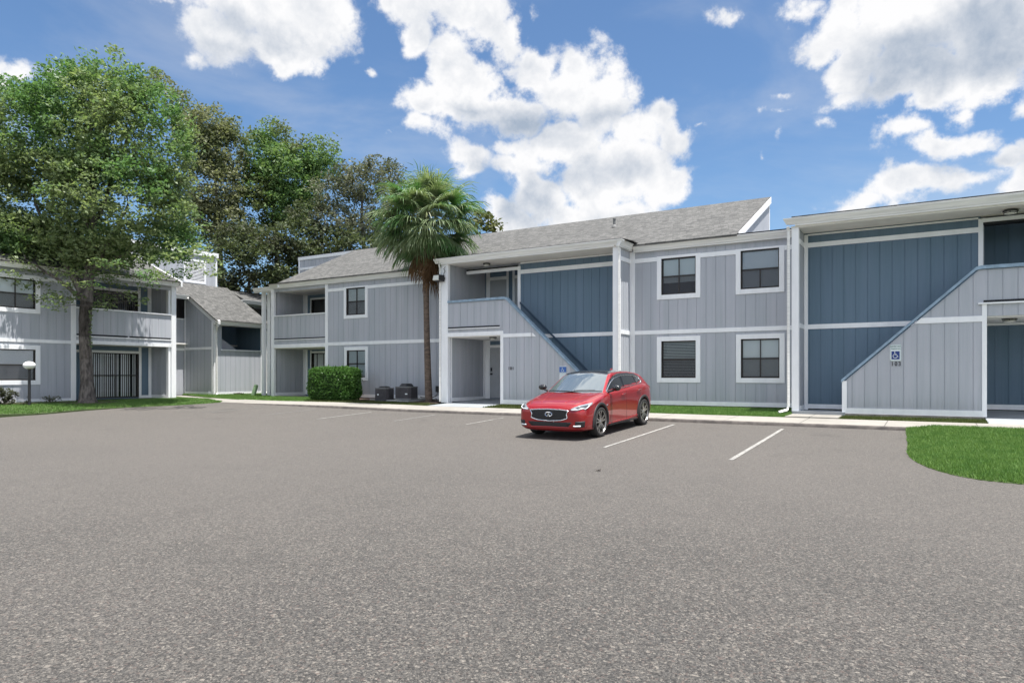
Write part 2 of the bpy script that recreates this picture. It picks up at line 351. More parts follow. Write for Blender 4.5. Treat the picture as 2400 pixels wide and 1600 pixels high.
class Fr:   # a wall frame: origin, direction along the wall, outward normal
    def __init__(s, o, u, n): s.o = Vector(o); s.u = Vector(u); s.n = Vector(n)
    def p(s, u, w, n=0): return s.o + s.u * u + Vector((0, 0, w)) + s.n * n
    def box(s, mb, u0, u1, w0, w1, n0, n1):
        mb.hexa([s.p(u0,w0,n0), s.p(u1,w0,n0), s.p(u1,w0,n1), s.p(u0,w0,n1), s.p(u0,w1,n0), s.p(u1,w1,n0), s.p(u1,w1,n1), s.p(u0,w1,n1)])
    def siding(s, mb, u0, u1, w0, w1, holes=(), pitch=.305, gw=.022, gd=.012, top=None, bot=None, n=0.0):
        br_ = {u0, u1}
        k = math.ceil((u0 + 1e-4) / pitch)
        gs = []
        while k * pitch < u1 - 1e-4:
            gs.append(k * pitch); br_.add(max(u0, k * pitch - gw / 2)); br_.add(min(u1, k * pitch + gw / 2)); k += 1
        for h in holes: br_ |= {x for x in h[:2] if u0 < x < u1}
        if top and hasattr(top, 'br'): br_ |= {x for x in top.br if u0 < x < u1}
        br_ = sorted(br_); tf = top if top else (lambda u: w1); bf = bot if bot else (lambda u: w0)
        for a, c in zip(br_, br_[1:]):
            if c - a < 1e-5: continue
            md = (a + c) / 2; ing = any(abs(md - g_) < gw / 2 + 1e-6 for g_ in gs); nn = n - (gd if ing else 0)
            segs = [(None, None)]
            cuts = sorted([(h[2], h[3]) for h in holes if h[0] - 1e-6 < md < h[1] + 1e-6])
            lo = None; spans = []
            for (h0, h1) in cuts: spans.append((lo, h0)); lo = h1
            spans.append((lo, None))
            for (q0, q1) in spans:
                z00 = bf(a) if q0 is None else q0; z01 = bf(c) if q0 is None else q0
                z10 = tf(a) if q1 is None else q1; z11 = tf(c) if q1 is None else q1
                if z10 - z00 < 1e-4 and z11 - z01 < 1e-4: continue
                mb.quad(s.p(a, z00, nn), s.p(c, z01, nn), s.p(c, z11, nn), s.p(a, z10, nn))
                if ing:
                    mb.quad(s.p(a, z00, n), s.p(a, z00, nn), s.p(a, z10, nn), s.p(a, z10, n))
                    mb.quad(s.p(c, z01, nn), s.p(c, z01, n), s.p(c, z11, n), s.p(c, z11, nn))

# ------------------------------------------------------------------ ground heights
def zk(x):
    x = np.asarray(x, float); return .39 + .002 * np.maximum(0, -x) + .009 * np.maximum(0, -x - 15) - .011 * np.maximum(0, -x - 34)
def lotz(x, y):
    z = zk(np.clip(x, -40, 10)) - .045 * (18 - np.minimum(y, 18)); return (z + np.sqrt(z * z + .01)) / 2 - .0000
def walkz(x, y): return float(zk(x)) + .088 + .024 * (y - 18)
def lawnz(x, y):
    e = walkz(x, 19.65) ; t = min(1, max(0, (y - 19.65) / 2.2)); return e * (1 - t) + .635 * t
def sheet(name, poly, zf, mat, kind='structure', step=.5, dz=0, skirt=0, parent=None):
    """flat polygon (list of xy) cut into a grid and laid on a height function"""
    bm = bmesh.new(); vs = [bm.verts.new((x, y, 0)) for x, y in poly]; bm.faces.new(vs)
    xs = [p[0] for p in poly]; ys = [p[1] for p in poly]
    for ax, lo, hi_ in ((0, min(xs), max(xs)), (1, min(ys), max(ys))):
        q = math.floor(lo / step) * step + step
        while q < hi_ - 1e-4:
            co = (q, 0, 0) if ax == 0 else (0, q, 0); no = (1, 0, 0) if ax == 0 else (0, 1, 0)
            bmesh.ops.bisect_plane(bm, geom=bm.verts[:] + bm.edges[:] + bm.faces[:], plane_co=co, plane_no=no, dist=1e-5); q += step
    bm.normal_update()
    if bm.faces[:] and sum(f.normal.z for f in bm.faces) < 0: bmesh.ops.reverse_faces(bm, faces=bm.faces[:])
    for v_ in bm.verts: v_.co.z = float(zf(v_.co.x, v_.co.y)) + dz
    if skirt:
        e = [e_ for e_ in bm.edges if e_.is_boundary]
        r = bmesh.ops.extrude_edge_only(bm, edges=e)
        for v_ in r['geom']:
            if isinstance(v_, bmesh.types.BMVert): v_.co.z -= skirt
    me = bpy.data.meshes.new(name); bm.to_mesh(me); bm.free(); me.materials.append(mat)
    me.polygons.foreach_set('use_smooth', [False] * len(me.polygons))
    o = bpy.data.objects.new(name, me); COL.objects.link(o)
    if kind: o['kind'] = kind
    return o
def inpoly(x, y, poly):
    r = np.zeros(len(x), bool); n = len(poly)
    for i in range(n):
        x0, y0 = poly[i]; x1, y1 = poly[(i + 1) % n]
        c = ((y0 > y) != (y1 > y)) & (x < (x1 - x0) * (y - y0) / ((y1 - y0) if y1 != y0 else 1e-9) + x0); r ^= c
    return r
def grass(name, polys, zf, dens, h, mat, label_kind='stuff', w=.006, excl=()):
    out_ = []
    for poly in polys:
        xs = [p[0] for p in poly]; ys = [p[1] for p in poly]
        n = int((max(xs) - min(xs)) * (max(ys) - min(ys)) * dens)
        x = rng.uniform(min(xs), max(xs), n); y = rng.uniform(min(ys), max(ys), n); k_ = inpoly(x, y, poly)
        x, y = x[k_], y[k_]; z = np.array([zf(a, c) for a, c in zip(x, y)])
        th = rng.uniform(0, 6.283, len(x)); hh = h * rng.uniform(.5, 1.25, len(x)); le = hh * rng.uniform(.1, .9, len(x)); lt = rng.uniform(0, 6.283, len(x)); ww = w * rng.uniform(.6, 1.4, len(x))
        a = np.stack([x + ww * np.cos(th), y + ww * np.sin(th), z - .01], 1); c = np.stack([x - ww * np.cos(th), y - ww * np.sin(th), z - .01], 1)
        t = np.stack([x + le * np.cos(lt), y + le * np.sin(lt), z + hh], 1)
        out_.append(np.stack([a, c, t], 1).reshape(-1, 3))
    o = npmesh(name, np.concatenate(out_), 3, mat); o['kind'] = 'stuff'; return o
GRASSM = leafmat('grass_blades', (.13, .27, .06), (.30, .47, .15), (.16, .31, .08), .3, .6, 2.6)
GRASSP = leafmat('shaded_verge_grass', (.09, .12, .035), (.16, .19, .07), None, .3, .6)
# ------------------------------------------------------------------ ground, lot, kerb, walks, lawns
def walkz(x, y):
    k = min(1, max(0, (x + 25) / 7)); k = k * k * (3 - 2 * k)
    return float(zk(max(x, -26))) + .02 + .068 * k + .024 * (y - 18) * (1 if x > -26 else .2)
gx = [-900, -300, -120, -70, -50] + [-46 + 2 * i for i in range(36)] + [30, 45, 70, 120, 300, 900]
gy = [-900, -200, -60, -20] + [-14 + 2 * i for i in range(17)] + [22, 26, 34, 50, 80, 150, 300, 900]
mb = MB(); n0 = len(gx)
for y in gy:
    for x in gx: mb.v.append((x, y, float(lotz(x, min(y, 18))) - .12 if y <= 18.5 else .36))
for j in range(len(gy) - 1):
    for i in range(n0 - 1): mb.f.append((j * n0 + i, j * n0 + i + 1, (j + 1) * n0 + i + 1, (j + 1) * n0 + i))
tag(mb.build('ground', TURF), kind='structure')
LAWN_W = [(-27.6, -14), (-27.3, 2), (-26.95, 8), (-26.73, 10.8), (-26.45, 12), (-26.55, 13.5), (-26.3, 14.9), (-25.9, 15.6), (-25.5, 16.2), (-25.15, 17.1), (-25.0, 17.98), (-25.6, 18.5), (-29.7, 19.6), (-33.9, 21.0), (-34.4, 21.0), (-34.4, 18.8), (-29.85, 18.8), (-29.85, -14)]
ISL = [(-.47, 18.0), (-.44, 17.2), (-.41, 16.3), (-.37, 15.2), (-.36, 14.3), (-.3, 13.8), (-.2, 13.35), (-.05, 12.9), (.12, 12.55), (.32, 12.25), (.6, 12.0), (.9, 11.9), (1.3, 11.83), (3.5, 11.6), (8, 11.4), (16, 11.3), (16, 18.0)]
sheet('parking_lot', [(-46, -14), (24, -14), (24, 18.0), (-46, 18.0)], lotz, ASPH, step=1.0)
def lawnwz(x, y):
    t = min(1, max(0, (-26.2 - x) / 3.4)); return (float(lotz(x, y)) + .006) * (1 - t) + .05 * min(1, t * 6) * (1 - t) + .585 * t
def _sd(p, a, c):
    ax, ay = c[0] - a[0], c[1] - a[1]; t = max(0, min(1, ((p[0] - a[0]) * ax + (p[1] - a[1]) * ay) / (ax * ax + ay * ay + 1e-9)))
    return math.hypot(p[0] - a[0] - t * ax, p[1] - a[1] - t * ay)
def islz(x, y):
    t = min(1, max(0, (y - 15.6) / 2.4)); t = t * t
    d = min(_sd((x, y), a, c) for a, c in zip(ISL[:14], ISL[1:15])); e = min(1, d / .5)
    return float(lotz(x, y)) + .004 + .075 * e + (walkz(x, 18) - float(lotz(x, y)) - .045) * t * .9
sheet('lawn', LAWN_W, lawnwz, TURF, step=.6, skirt=.1)
sheet('lawn', ISL, islz, TURF, step=.4, skirt=.12)
WALKP = [(-25.05, 18.0), (8, 18.0), (8, 19.65), (-25.5, 19.65), (-29.4, 20.55), (-33.5, 22.0), (-34.2, 22.2), (-34.2, 21.1), (-33.9, 21.0), (-29.7, 19.6), (-25.6, 18.5)]
LAWN_A = [(-25.5, 19.66), (-15.9, 19.66), (-15.9, 22.3), (-27, 22.3), (-27, 30), (-31.9, 30), (-31.9, 22.5), (-34.4, 22.5), (-34.2, 22.25), (-33.5, 22.02), (-29.4, 20.57)]
LAWN_B = [(-13.2, 19.66), (-8.62, 19.66), (-8.62, 20.95), (-13.2, 20.95)]
LAWN_C = [(-8.62, 19.66), (-3.34, 19.66), (-3.34, 22.0), (-8.62, 22.0)]
LAWN_D = [(-2.06, 19.66), (1.17, 19.66), (1.17, 20.9), (-2.06, 20.9)]
sheet('walkway', WALKP, walkz, WALK, step=.8)
for p_ in (LAWN_A, LAWN_B, LAWN_C, LAWN_D): sheet('lawn', p_, (lambda x, y: lawnz(x, y) - .012) if p_ is not LAWN_D else (lambda x, y: .50 + .03 * (y - 19.6)), TURF, step=.5, skirt=.08)
mb = MB(); xs = [-25.05 + i * .4 for i in range(62)]; xs = [x for x in xs if x < -.45] + [-.45]
for a, c in zip(xs, xs[1:]):
    pr = [(17.955, 0), (17.97, .7), (17.985, .94), (18.02, 1.0)]
    for (y0, k0), (y1, k1) in zip(pr, pr[1:]):
        def zz(x, k): l = float(zk(x)) - .01; return l + (walkz(x, 18.0) + .004 - l) * k
        mb.quad((a, y0, zz(a, k0)), (c, y0, zz(c, k0)), (c, y1, zz(c, k1)), (a, y1, zz(a, k1)))
tag(mb.build('kerb', KERBF), kind='structure')
def slabz(x, y): return walkz(x, 19.64) + min(1, max(0, (y - 19.64) / 1.25)) * (.605 - walkz(x, 19.64)) + max(0, y - 20.9) * .043
sheet('entry_slab', [(-15.55, 19.64), (-13.15, 19.64), (-13.15, 20.86), (-12.95, 20.9), (-12.95, 23.6), (-15.55, 23.6)], lambda x, y: slabz(x, y) + .004, simple('blue_grey_porch_concrete', (.27, .29, .31), .8, var=.08, vscale=2), step=.6)
PORCH = bpy.data.materials['blue_grey_porch_concrete']
sheet('entry_slab', [(1.17, 19.64), (8, 19.64), (8, 23.6), (1.17, 23.6)], lambda x, y: .505 + min(1, max(0, (y - 19.64) / 1.6)) * .10 + max(0, y - 21.2) * .03, PORCH, step=.6, skirt=.1)
sheet('walkway', [(-3.36, 19.64), (-2.06, 19.64), (-2.06, 20.76), (-3.36, 20.76)], lambda x, y: walkz(x, 19.64) + .03 + .01 * (y - 19.6), WALK, step=.6, skirt=.08)
# painted stall lines, worn
m, b = newmat('worn_white_paint')
P = N('ShaderNodeNewGeometry').outputs['Position']
wr = M('MAXIMUM', SS(NZ(P, 26, 6, .75), .46, .58), M('MULTIPLY', SS(NZ(P, 1.7, 4, .6), .50, .66), .8))
L(MIX(wr, (.47, .46, .43, 1), (.19, .18, .17, 1)), b.inputs['Base Color']); b.inputs['Roughness'].default_value = .9; _l = b.inputs['Base Color'].links[0].from_socket; L(V('SCALE', _l, s=.7), b.inputs['Base Color']); PAINT = m
m, b = newmat('faded_white_paint')
P = N('ShaderNodeNewGeometry').outputs['Position']
wr = M('MAXIMUM', SS(NZ(P, 26, 6, .75), .44, .56), .45)
L(MIX(wr, (.50, .49, .47, 1), (.21, .20, .19, 1)), b.inputs['Base Color']); b.inputs['Roughness'].default_value = .9; _l = b.inputs['Base Color'].links[0].from_socket; L(V('SCALE', _l, s=.66), b.inputs['Base Color']); PAINT2 = m
lines = [(-3.01, 12.35, .085, PAINT, 'nearest white stall line, right of the red car, closest to the grass island'), (-5.66, 12.9, .075, PAINT, 'white stall line just beside the right side of the red car'),
         (-10.85, 15.4, .07, PAINT, 'short white stall line in front of the ground-floor entry, left of the red car'), (-13.42, 15.4, .08, PAINT2, 'faint stall line in front of the palm tree'),
         (-16.1, 14.9, .09, PAINT, 'long thin stall line in front of the air conditioner units'), (-18.75, 15.2, .07, PAINT2, 'very faint stall line in front of the clipped hedge'), (-21.4, 15.0, .07, PAINT2, 'faint stall line farthest from the red car')]
for X, y0, w, mt, lb in lines:
    mb = MB(); ys = np.linspace(y0, 17.35, 12)
    for a, c in zip(ys, ys[1:]):
        mb.quad((X - w / 2, a, float(lotz(X, a)) + .007), (X + w / 2, a, float(lotz(X, a)) + .007), (X + w / 2, c, float(lotz(X, c)) + .007), (X - w / 2, c, float(lotz(X, c)) + .007))
    tag(mb.build('stall_line', mt), lb, 'road marking', 'painted stall lines on the parking lot')
# grass
CAMV = (0, 0)
grass('grass', [[(-.47, 18.0), (-.44, 17.2), (-.41, 16.3), (-.37, 15.2), (-.36, 14.3), (-.3, 13.8), (-.2, 13.35), (-.05, 12.9), (.12, 12.55), (.32, 12.25), (.6, 12.0), (.9, 11.9), (1.3, 11.83), (2.6, 11.75), (4.2, 18.0)]], islz, 5200, .06, GRASSM, w=.0075)
grass('grass', [LAWN_C], lawnz, 3000, .05, GRASSM, w=.007)
grass('grass', [[(x, y) for x, y in LAWN_W if y > 6] + [(-29.85, 6), (-27.1, 6)]], lawnwz, 900, .055, GRASSM, w=.012)
grass('grass', [[(-25.5, 19.66), (-22.4, 19.66), (-22.9, 22.3), (-27, 22.3), (-27, 26), (-31.9, 26), (-31.9, 22.5), (-34.4, 22.5), (-34.2, 22.25), (-33.5, 22.02), (-29.4, 20.57)]], lawnz, 900, .05, GRASSM, w=.012)
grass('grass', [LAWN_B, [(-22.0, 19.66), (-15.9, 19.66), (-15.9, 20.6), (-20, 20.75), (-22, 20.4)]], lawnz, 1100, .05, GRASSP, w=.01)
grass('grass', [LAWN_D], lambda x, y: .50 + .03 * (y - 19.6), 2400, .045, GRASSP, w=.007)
tag(sheet('mulch_bed', [(-20.6, 20.6), (-15.9, 20.3), (-15.9, 22.3), (-22.6, 22.3), (-22.6, 21.2)], lambda x, y: lawnz(x, y) + .012, MULCH, step=.5), kind='structure')
tag(sheet('mulch_bed', [(-29.85, 10.5), (-29.85, 15.9), (-28.0, 15.6), (-27.75, 14.6), (-28.1, 13.9), (-29.0, 13.6), (-29.3, 10.5)], lambda x, y: lawnwz(x, y) + .03, MULCH, step=.5), kind='structure')

# ------------------------------------------------------------------ parts shared by both buildings
def gutter(F, u0, u1, z, n0, parent, label=None, l0=0, l1=0):
    """eave gutter: top outer edge at height z, outer face n0 in front of the wall frame"""
    pr = [(n0 - .16, z - .17), (n0 - .075, z - .17), (n0 - .055, z - .12), (n0 - .02, z - .065), (n0, z - .02), (n0, z), (n0 - .012, z), (n0 - .16, z - .015)]
    mb = MB(); k = len(pr)
    for u, e in ((u0, l0), (u1, l1)):
        for (n_, w_) in pr: mb.v.append(tuple(F.p(u + e * (n_ - n0 + .16), w_, n_)))
    for j in range(k): mb.f.append((j, (j + 1) % k, k + (j + 1) % k, k + j))
    mb.f.append(tuple(range(k))[::-1]); mb.f.append(tuple(k + j for j in range(k)))
    # fascia moulding beneath
    F.box(mb, min(u0, u1) + .14 * (l0 != 0), max(u0, u1) - .14 * (l1 != 0), z - .215, z - .172, n0 - .22, n0 - .09)
    return mb.build('gutter', GUTTER, parent)
def downspout(pts, parent, mat=GUTTER):
    mb = MB(); pts = [Vector(p) for p in pts]
    mb.tube(pts, [.048] * len(pts), 4); return mb.build('downspout', mat, parent)
def boards(F, lst, parent, name='trim_board', mat=WHITE, n1=.022):
    mb = MB()
    for i, b_ in enumerate(lst):
        u0, u1, w0, w1 = b_[:4]; e = b_[4] if len(b_) > 4 else (.003 if (w1 - w0) > (u1 - u0) else 0)
        F.box(mb, u0, u1, w0, w1, -.02, n1 + e)
    return mb.build(name, mat, parent, split=True)
def window(F, u0, u1, w0, w1, parent, style='fine', head=True, cas=.15, slat=BLIND, cols=2, drop=0.0, top_merge=False, label=None):
    """bronze sash window with white casing; children: casing, pane, screen, blind"""
    mb = MB(); fr_ = .035; mid_ = (w0 + w1) / 2
    for a in ((u0, u0 + fr_, w0, w1), (u1 - fr_, u1, w0, w1), (u0, u1, w0, w0 + .05), (u0, u1, w1 - fr_, w1), (u0, u1, mid_ - .022, mid_ + .022)): F.box(mb, *a, -.09, -.035)
    if cols == 2:
        um = (u0 + u1) / 2
        if style != 'finetop': F.box(mb, um - .012, um + .012, mid_, w1, -.085, -.04)
        F.box(mb, um - .016, um + .016, w0, mid_, -.085, -.038)
    # reveal and dark room behind
    mb2 = MB()
    for q in (((u0, w0), (u1, w0)), ((u1, w0), (u1, w1)), ((u1, w1), (u0, w1)), ((u0, w1), (u0, w0))):
        (a, c), (d, e) = q; mb2.quad(F.p(a, c, .01), F.p(d, e, .01), F.p(d, e, -.6), F.p(a, c, -.6))
    mb2.quad(F.p(u0, w0, -.6), F.p(u1, w0, -.6), F.p(u1, w1, -.6), F.p(u0, w1, -.6))
    o = mb.build('window', BRONZE, parent)
    if label: o['label'] = label
    mb2.build('reveal', DARK, o)
    mb = MB(); mb.quad(F.p(u0 + fr_, w0 + .05, -.06), F.p(u1 - fr_, w0 + .05, -.06), F.p(u1 - fr_, w1 - fr_, -.06), F.p(u0 + fr_, w1 - fr_, -.06)); mb.build('pane', GLASS, o)
    mb = MB(); mb.quad(F.p(u0 + .02, w0 + .03, -.046), F.p(u1 - .02, w0 + .03, -.046), F.p(u1 - .02, mid_, -.046), F.p(u0 + .02, mid_, -.046))
    if style not in ('lit', 'vert'): mb.build('insect_screen', SCREEN, o)
    mb = MB(); a, c = u0 + .04, u1 - .04; top = w1 - .04; bot = w0 + .05 + drop
    if style == 'shade': F.box(mb, a, c, bot, top, -.10, -.095)
    elif style == 'vert':
        k = a
        while k < c:
            q = rnd.uniform(-.3, .3); wd = .085
            mb.quad(F.p(k, bot, -.12), F.p(k + wd * .8, bot, -.12 - wd * .35 + q * .04), F.p(k + wd * .8, top, -.12 - wd * .35 + q * .04), F.p(k, top, -.12)); k += .093 if rnd.random() > .10 else .16
    else:
        st = {'fine': .026, 'finetop': .026, 'open': .05, 'lit': .04}[style]; z = top; tl = {'fine': .020, 'finetop': .020, 'open': .026, 'lit': .028}[style]
        f0, f1 = (-.085, -.108) if style == 'open' else (-.085, -.091)
        while z > bot:
            mb.hexa([F.p(a, z - tl, f0), F.p(c, z - tl, f0), F.p(c, z, f1), F.p(a, z, f1), F.p(a, z - tl + .003, f0), F.p(c, z - tl + .003, f0), F.p(c, z + .003, f1), F.p(a, z + .003, f1)]); z -= st
        F.box(mb, a, c, bot - .02, bot + .015, -.13, -.10)
    mb.build('blind', slat, o)
    mb = MB(); ct = cas
    F.box(mb, u0 - cas, u0, w0 - cas, w1 + (0 if top_merge else ct), -.02, .030); F.box(mb, u1, u1 + cas, w0 - cas, w1 + (0 if top_merge else ct), -.02, .030)
    F.box(mb, u0, u1, w0 - cas, w0, -.02, .028)
    if not top_merge: F.box(mb, u0, u1, w1, w1 + ct, -.02, .028)
    mb.build('casing', WHITE, o, bevel=.004)
    return o
def roofquad(mb, p): mb.quad(*p)
def roof_uv(ax, y0, s):
    k = math.sqrt(1 + s * s)
    return (lambda x, y, z: (x, (y - y0) * k)) if ax == 'x' else (lambda x, y, z: (y, (y0 - x) * k))

# ------------------------------------------------------------------ MAIN BUILDING
bld = empty('apartment_building', (-13, 22, .6), 'long grey two-storey apartment building with blue stairwell walls behind the parked red car', 'building', 'grey apartment buildings around the lot')
FA = Fr((0, 22.2, 0), (1, 0, 0), (0, -1, 0)); FB = Fr((0, 20.87, 0), (1, 0, 0), (0, -1, 0)); FU = Fr((0, 21.86, 0), (1, 0, 0), (0, -1, 0)); FC = Fr((0, 21.9, 0), (1, 0, 0), (0, -1, 0))
FK = Fr((0, 23.4, 0), (1, 0, 0), (0, -1, 0))
def FX(x): return Fr((x, 0, 0), (0, 1, 0), (1, 0, 0))
def FXm(x): return Fr((x, 0, 0), (0, 1, 0), (-1, 0, 0))
WC = [(-7.57, -6.43, 4.29, 5.48), (-5.03, -3.90, 4.31, 5.50), (-7.57, -6.43, 1.57, 2.77), (-5.02, -3.89, 1.57, 2.77)]
WA = [(-22.09, -20.97, 4.30, 5.49), (-22.06, -20.96, 1.57, 2.75)]
def wallpart(fn, mat=GREY, label=None, name='wall'):
    mb = MB(); fn(mb); o = mb.build(name, mat, bld)
    if label: o['label'] = label
    return o
wallpart(lambda mb: FC.siding(mb, -8.68, -3.36, .69, 5.9, WC))
wallpart(lambda mb: FA.siding(mb, -23.3, -15.8, .69, 5.9, WA))
# foundation strip under the boards
mb = MB(); FC.box(mb, -8.6, -3.4, .35, .69, -.3, -.03); FA.box(mb, -26.9, -15.8, .35, .69, -.3, -.03); FB.box(mb, -13.1, -8.7, .35, .63, -.12, -.03)
FB.box(mb, -2.02, 1.15, .3, .61, -.14, .04); mb.build('foundation', CONC, bld, split=True)
mb = MB(); mb.box(-3.36, -2.0, 20.75, 21.9, .3, .645); mb.build('porch_step', PORCH, bld)
boards(FC, [(-8.66, -8.49, .69, 5.80), (-8.49, -3.38, .69, .82), (-8.49, -3.38, 3.01, 3.14), (-8.49, -7.72, 5.41, 5.55), (-6.28, -5.18, 5.41, 5.55), (-3.75, -3.38, 5.41, 5.55), (-7.72, -6.28, 5.48, 5.56), (-5.18, -3.75, 5.50, 5.56)], bld)
boards(FA, [(-23.23, -15.83, .69, .83), (-23.23, -15.83, 2.99, 3.13), (-23.23, -22.24, 5.41, 5.54), (-20.82, -15.83, 5.41, 5.54), (-22.24, -20.82, 5.49, 5.55)], bld)
window(FC, *WC[0], bld, 'shade', slat=SHADEF, drop=.34, top_merge=True, label='window with a shade pulled most of the way down, dark gap below')
window(FC, *WC[1], bld, 'finetop', slat=BLIND2, top_merge=True, label='window with pale closed blinds')
window(FC, *WC[2], bld, 'open', label='window with open slatted blinds, dark room behind', cols=1)
window(FC, *WC[3], bld, 'shade', slat=SHADEF, label='four-pane window with a plain pale shade')
window(FA, *WA[0], bld, 'fine', top_merge=True, slat=SHADEF)
window(FA, *WA[1], bld, 'lit', slat=SHADEF)
# eaves
gutter(FC, -8.50, -3.35, 5.975, .20, bld)
gutter(FA, -27.0, -15.85, 5.985, .20, bld)
gutter(FB, -15.98, -8.62, 6.04, .20, bld, l0=-.6, l1=1)
FRb = FX(-8.66)
gutter(FRb, 20.69, 21.86, 6.03, .20, bld)
gutter(FB, -3.42, 8.0, 6.09, .20, bld, l0=-1)
# bay at the far left end, set back
FZ = Fr((0, 22.85, 0), (1, 0, 0), (0, -1, 0)); gutter(FZ, -28.75, -27.0, 5.96, .40, bld)
mb = MB()
mb.box(-15.85, -8.60, 20.84, 21.9, 5.82, 5.87); mb.box(-3.40, 8, 20.84, 21.9, 5.83, 5.88)          # deep soffits
mb.box(-28.7, -27.0, 22.5, 27, 5.80, 5.85)
mb.box(-15.83, -12.9, 21.9, 23.5, 5.82, 5.87); mb.box(1, 8, 21.9, 23.5, 5.82, 5.87)
mb.box(-15.5, -12.95, 20.9, 23.45, 3.07, 3.12); mb.box(1.15, 8, 20.9, 23.45, 3.10, 3.14)            # ceilings over the two entries
mb.box(-26.9, -23.3, 22.22, 24.1, 2.93, 2.97); mb.box(-26.9, -23.3, 22.3, 24.2, 5.66, 5.70)
mb.build('soffit', SOFFIT, bld, split=True)
mb = MB(); mb.box(-15.5, -13.0, 21.0, 23.45, 3.36, 3.42); mb.box(1.15, 8, 21.0, 23.45, 3.36, 3.42); mb.box(-26.9, -23.3, 22.32, 24.2, 3.28, 3.36); mb.build('balcony_floor', PORCH, bld, split=True)
# B: posts, return wall, stair parapet, entry
mb = MB()
mb.box(-15.83, -15.52, 20.845, 21.02, .62, 5.83); mb.box(-8.85, -8.64, 20.845, 21.02, .62, 5.83); mb.box(-3.38, -3.19, 20.845, 21.02, .60, 5.83)
mb.box(-27.03, -26.83, 22.17, 22.34, .60, 5.74); mb.box(-23.39, -23.22, 22.165, 22.3, .66, 5.80)
mb.build('post', WHITE, bld, bevel=.006, split=True)
mb = MB(); mb.box(-28.5, -28.33, 22.8, 22.95, .5, 5.8); mb.box(-28.27, -28.05, 22.95, 23.1, .5, 5.8); mb.build('post', WHITE, bld, split=True)
wallpart(lambda mb: FRb.siding(mb, 21.0, 21.92, .69, 5.85, pitch=.203))
boards(FRb, [(20.90, 21.03, .69, 5.8), (21.03, 21.88, .69, .82), (21.03, 21.88, 3.01, 3.14), (21.03, 21.88, 5.41, 5.55)], bld)
class Top:
    def __init__(s, f, br): s.f = f; s.br = br
    def __call__(s, u): return s.f(u)
tB = Top(lambda u: 4.36 if u < -12.98 else 4.36 - (u + 12.98) * .93, [-12.98]); bB = Top(lambda u: 3.10 if u < -13.14 else .69, [])
def sidB(mb):
    FB.siding(mb, -15.55, -13.14, 3.10, 4.36)
    FB.siding(mb, -13.14, -9.98, .63, 9, top=tB)
    mb.quad((-15.5, 20.99, 3.1), (-13.1, 20.99, 3.1), (-13.1, 20.99, 4.36), (-15.5, 20.99, 4.36)); mb.quad((-13.1, 20.99, .6), (-9.98, 20.99, .6), (-9.98, 20.99, 1.57), (-12.98, 20.99, 4.36), (-13.1, 20.99, 4.36))
wallpart(sidB, name='stair_parapet')
tD = Top(lambda u: 4.30 if u > 1.04 else 4.30 - (1.04 - u) * .92, [1.04])
def sidD(mb):
    FB.siding(mb, -1.98, 1.17, .61, 9, top=tD); FB.siding(mb, 1.17, 8, 3.13, 4.30)
    mb.quad((-1.98, 20.99, .6), (1.17, 20.99, .6), (1.17, 20.99, 4.3), (1.04, 20.99, 4.3), (-1.98, 20.99, 1.52)); mb.quad((1.17, 20.99, 3.1), (8, 20.99, 3.1), (8, 20.99, 4.3), (1.17, 20.99, 4.3))
wallpart(sidD, name='stair_parapet')
mb = MB()
def cap(mb, pts, t=.085, n0=-.17, n1=.05):
    for (a, za), (c, zc) in zip(pts, pts[1:]):
        mb.hexa([FB.p(a, za, n0), FB.p(c, zc, n0), FB.p(c, zc, n1), FB.p(a, za, n1), FB.p(a, za + t, n0), FB.p(c, zc + t, n0), FB.p(c, zc + t, n1), FB.p(a, za + t, n1)])
cap(mb, [(-15.52, 4.365), (-13.03, 4.375), (-12.93, 4.345), (-9.93, 1.555)]); mb.build('parapet_cap', BLUECAP, bld)
mb = MB(); cap(mb, [(-2.1, 1.45), (.98, 4.29), (1.08, 4.315), (8, 4.315)]); mb.build('parapet_cap', BLUECAP, bld)
boards(FB, [(-15.52, -13.06, 3.10, 3.245), (-13.06, -11.88, 3.01, 3.135, 0.0), (-13.18, -13.06, .63, 3.10), (-13.06, -9.86, .63, .78)], bld)
mb = MB(); mb.hexa([FB.p(-11.9, 3.01, -.02), FB.p(-11.72, 3.01, -.02), FB.p(-11.72, 3.01, .022), FB.p(-11.9, 3.01, .022), FB.p(-11.9, 3.135, -.02), FB.p(-11.86, 3.135, -.02), FB.p(-11.86, 3.135, .022), FB.p(-11.9, 3.135, .022)]); FB.box(mb, -9.98, -9.84, .63, 1.56, -.15, .03); FB.box(mb, -15.52, -13.2, 3.365, 3.395, -.02, .06); mb.build('trim_board', WHITE, bld, split=True)
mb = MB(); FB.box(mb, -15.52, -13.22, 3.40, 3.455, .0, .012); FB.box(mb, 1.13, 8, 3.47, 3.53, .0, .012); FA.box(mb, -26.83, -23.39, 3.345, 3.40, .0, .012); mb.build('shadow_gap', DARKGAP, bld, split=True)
boards(FB, [(-.18, 1.10, 3.0, 3.145), (1.10, 1.2, .61, 3.43), (-1.98, 1.10, .61, .76)], bld)
mb = MB(); mb.hexa([FB.p(-.36, 3.0, -.02), FB.p(-.18, 3.0, -.02), FB.p(-.18, 3.0, .022), FB.p(-.36, 3.0, .022), FB.p(-.21, 3.145, -.02), FB.p(-.18, 3.145, -.02), FB.p(-.18, 3.145, .022), FB.p(-.21, 3.145, .022)])
FB.box(mb, -2.08, -1.96, .61, 1.50, -.16, .03); FB.box(mb, 1.02, 8, 3.432, 3.468, -.02, .07); mb.build('trim_board', WHITE, bld, split=True)
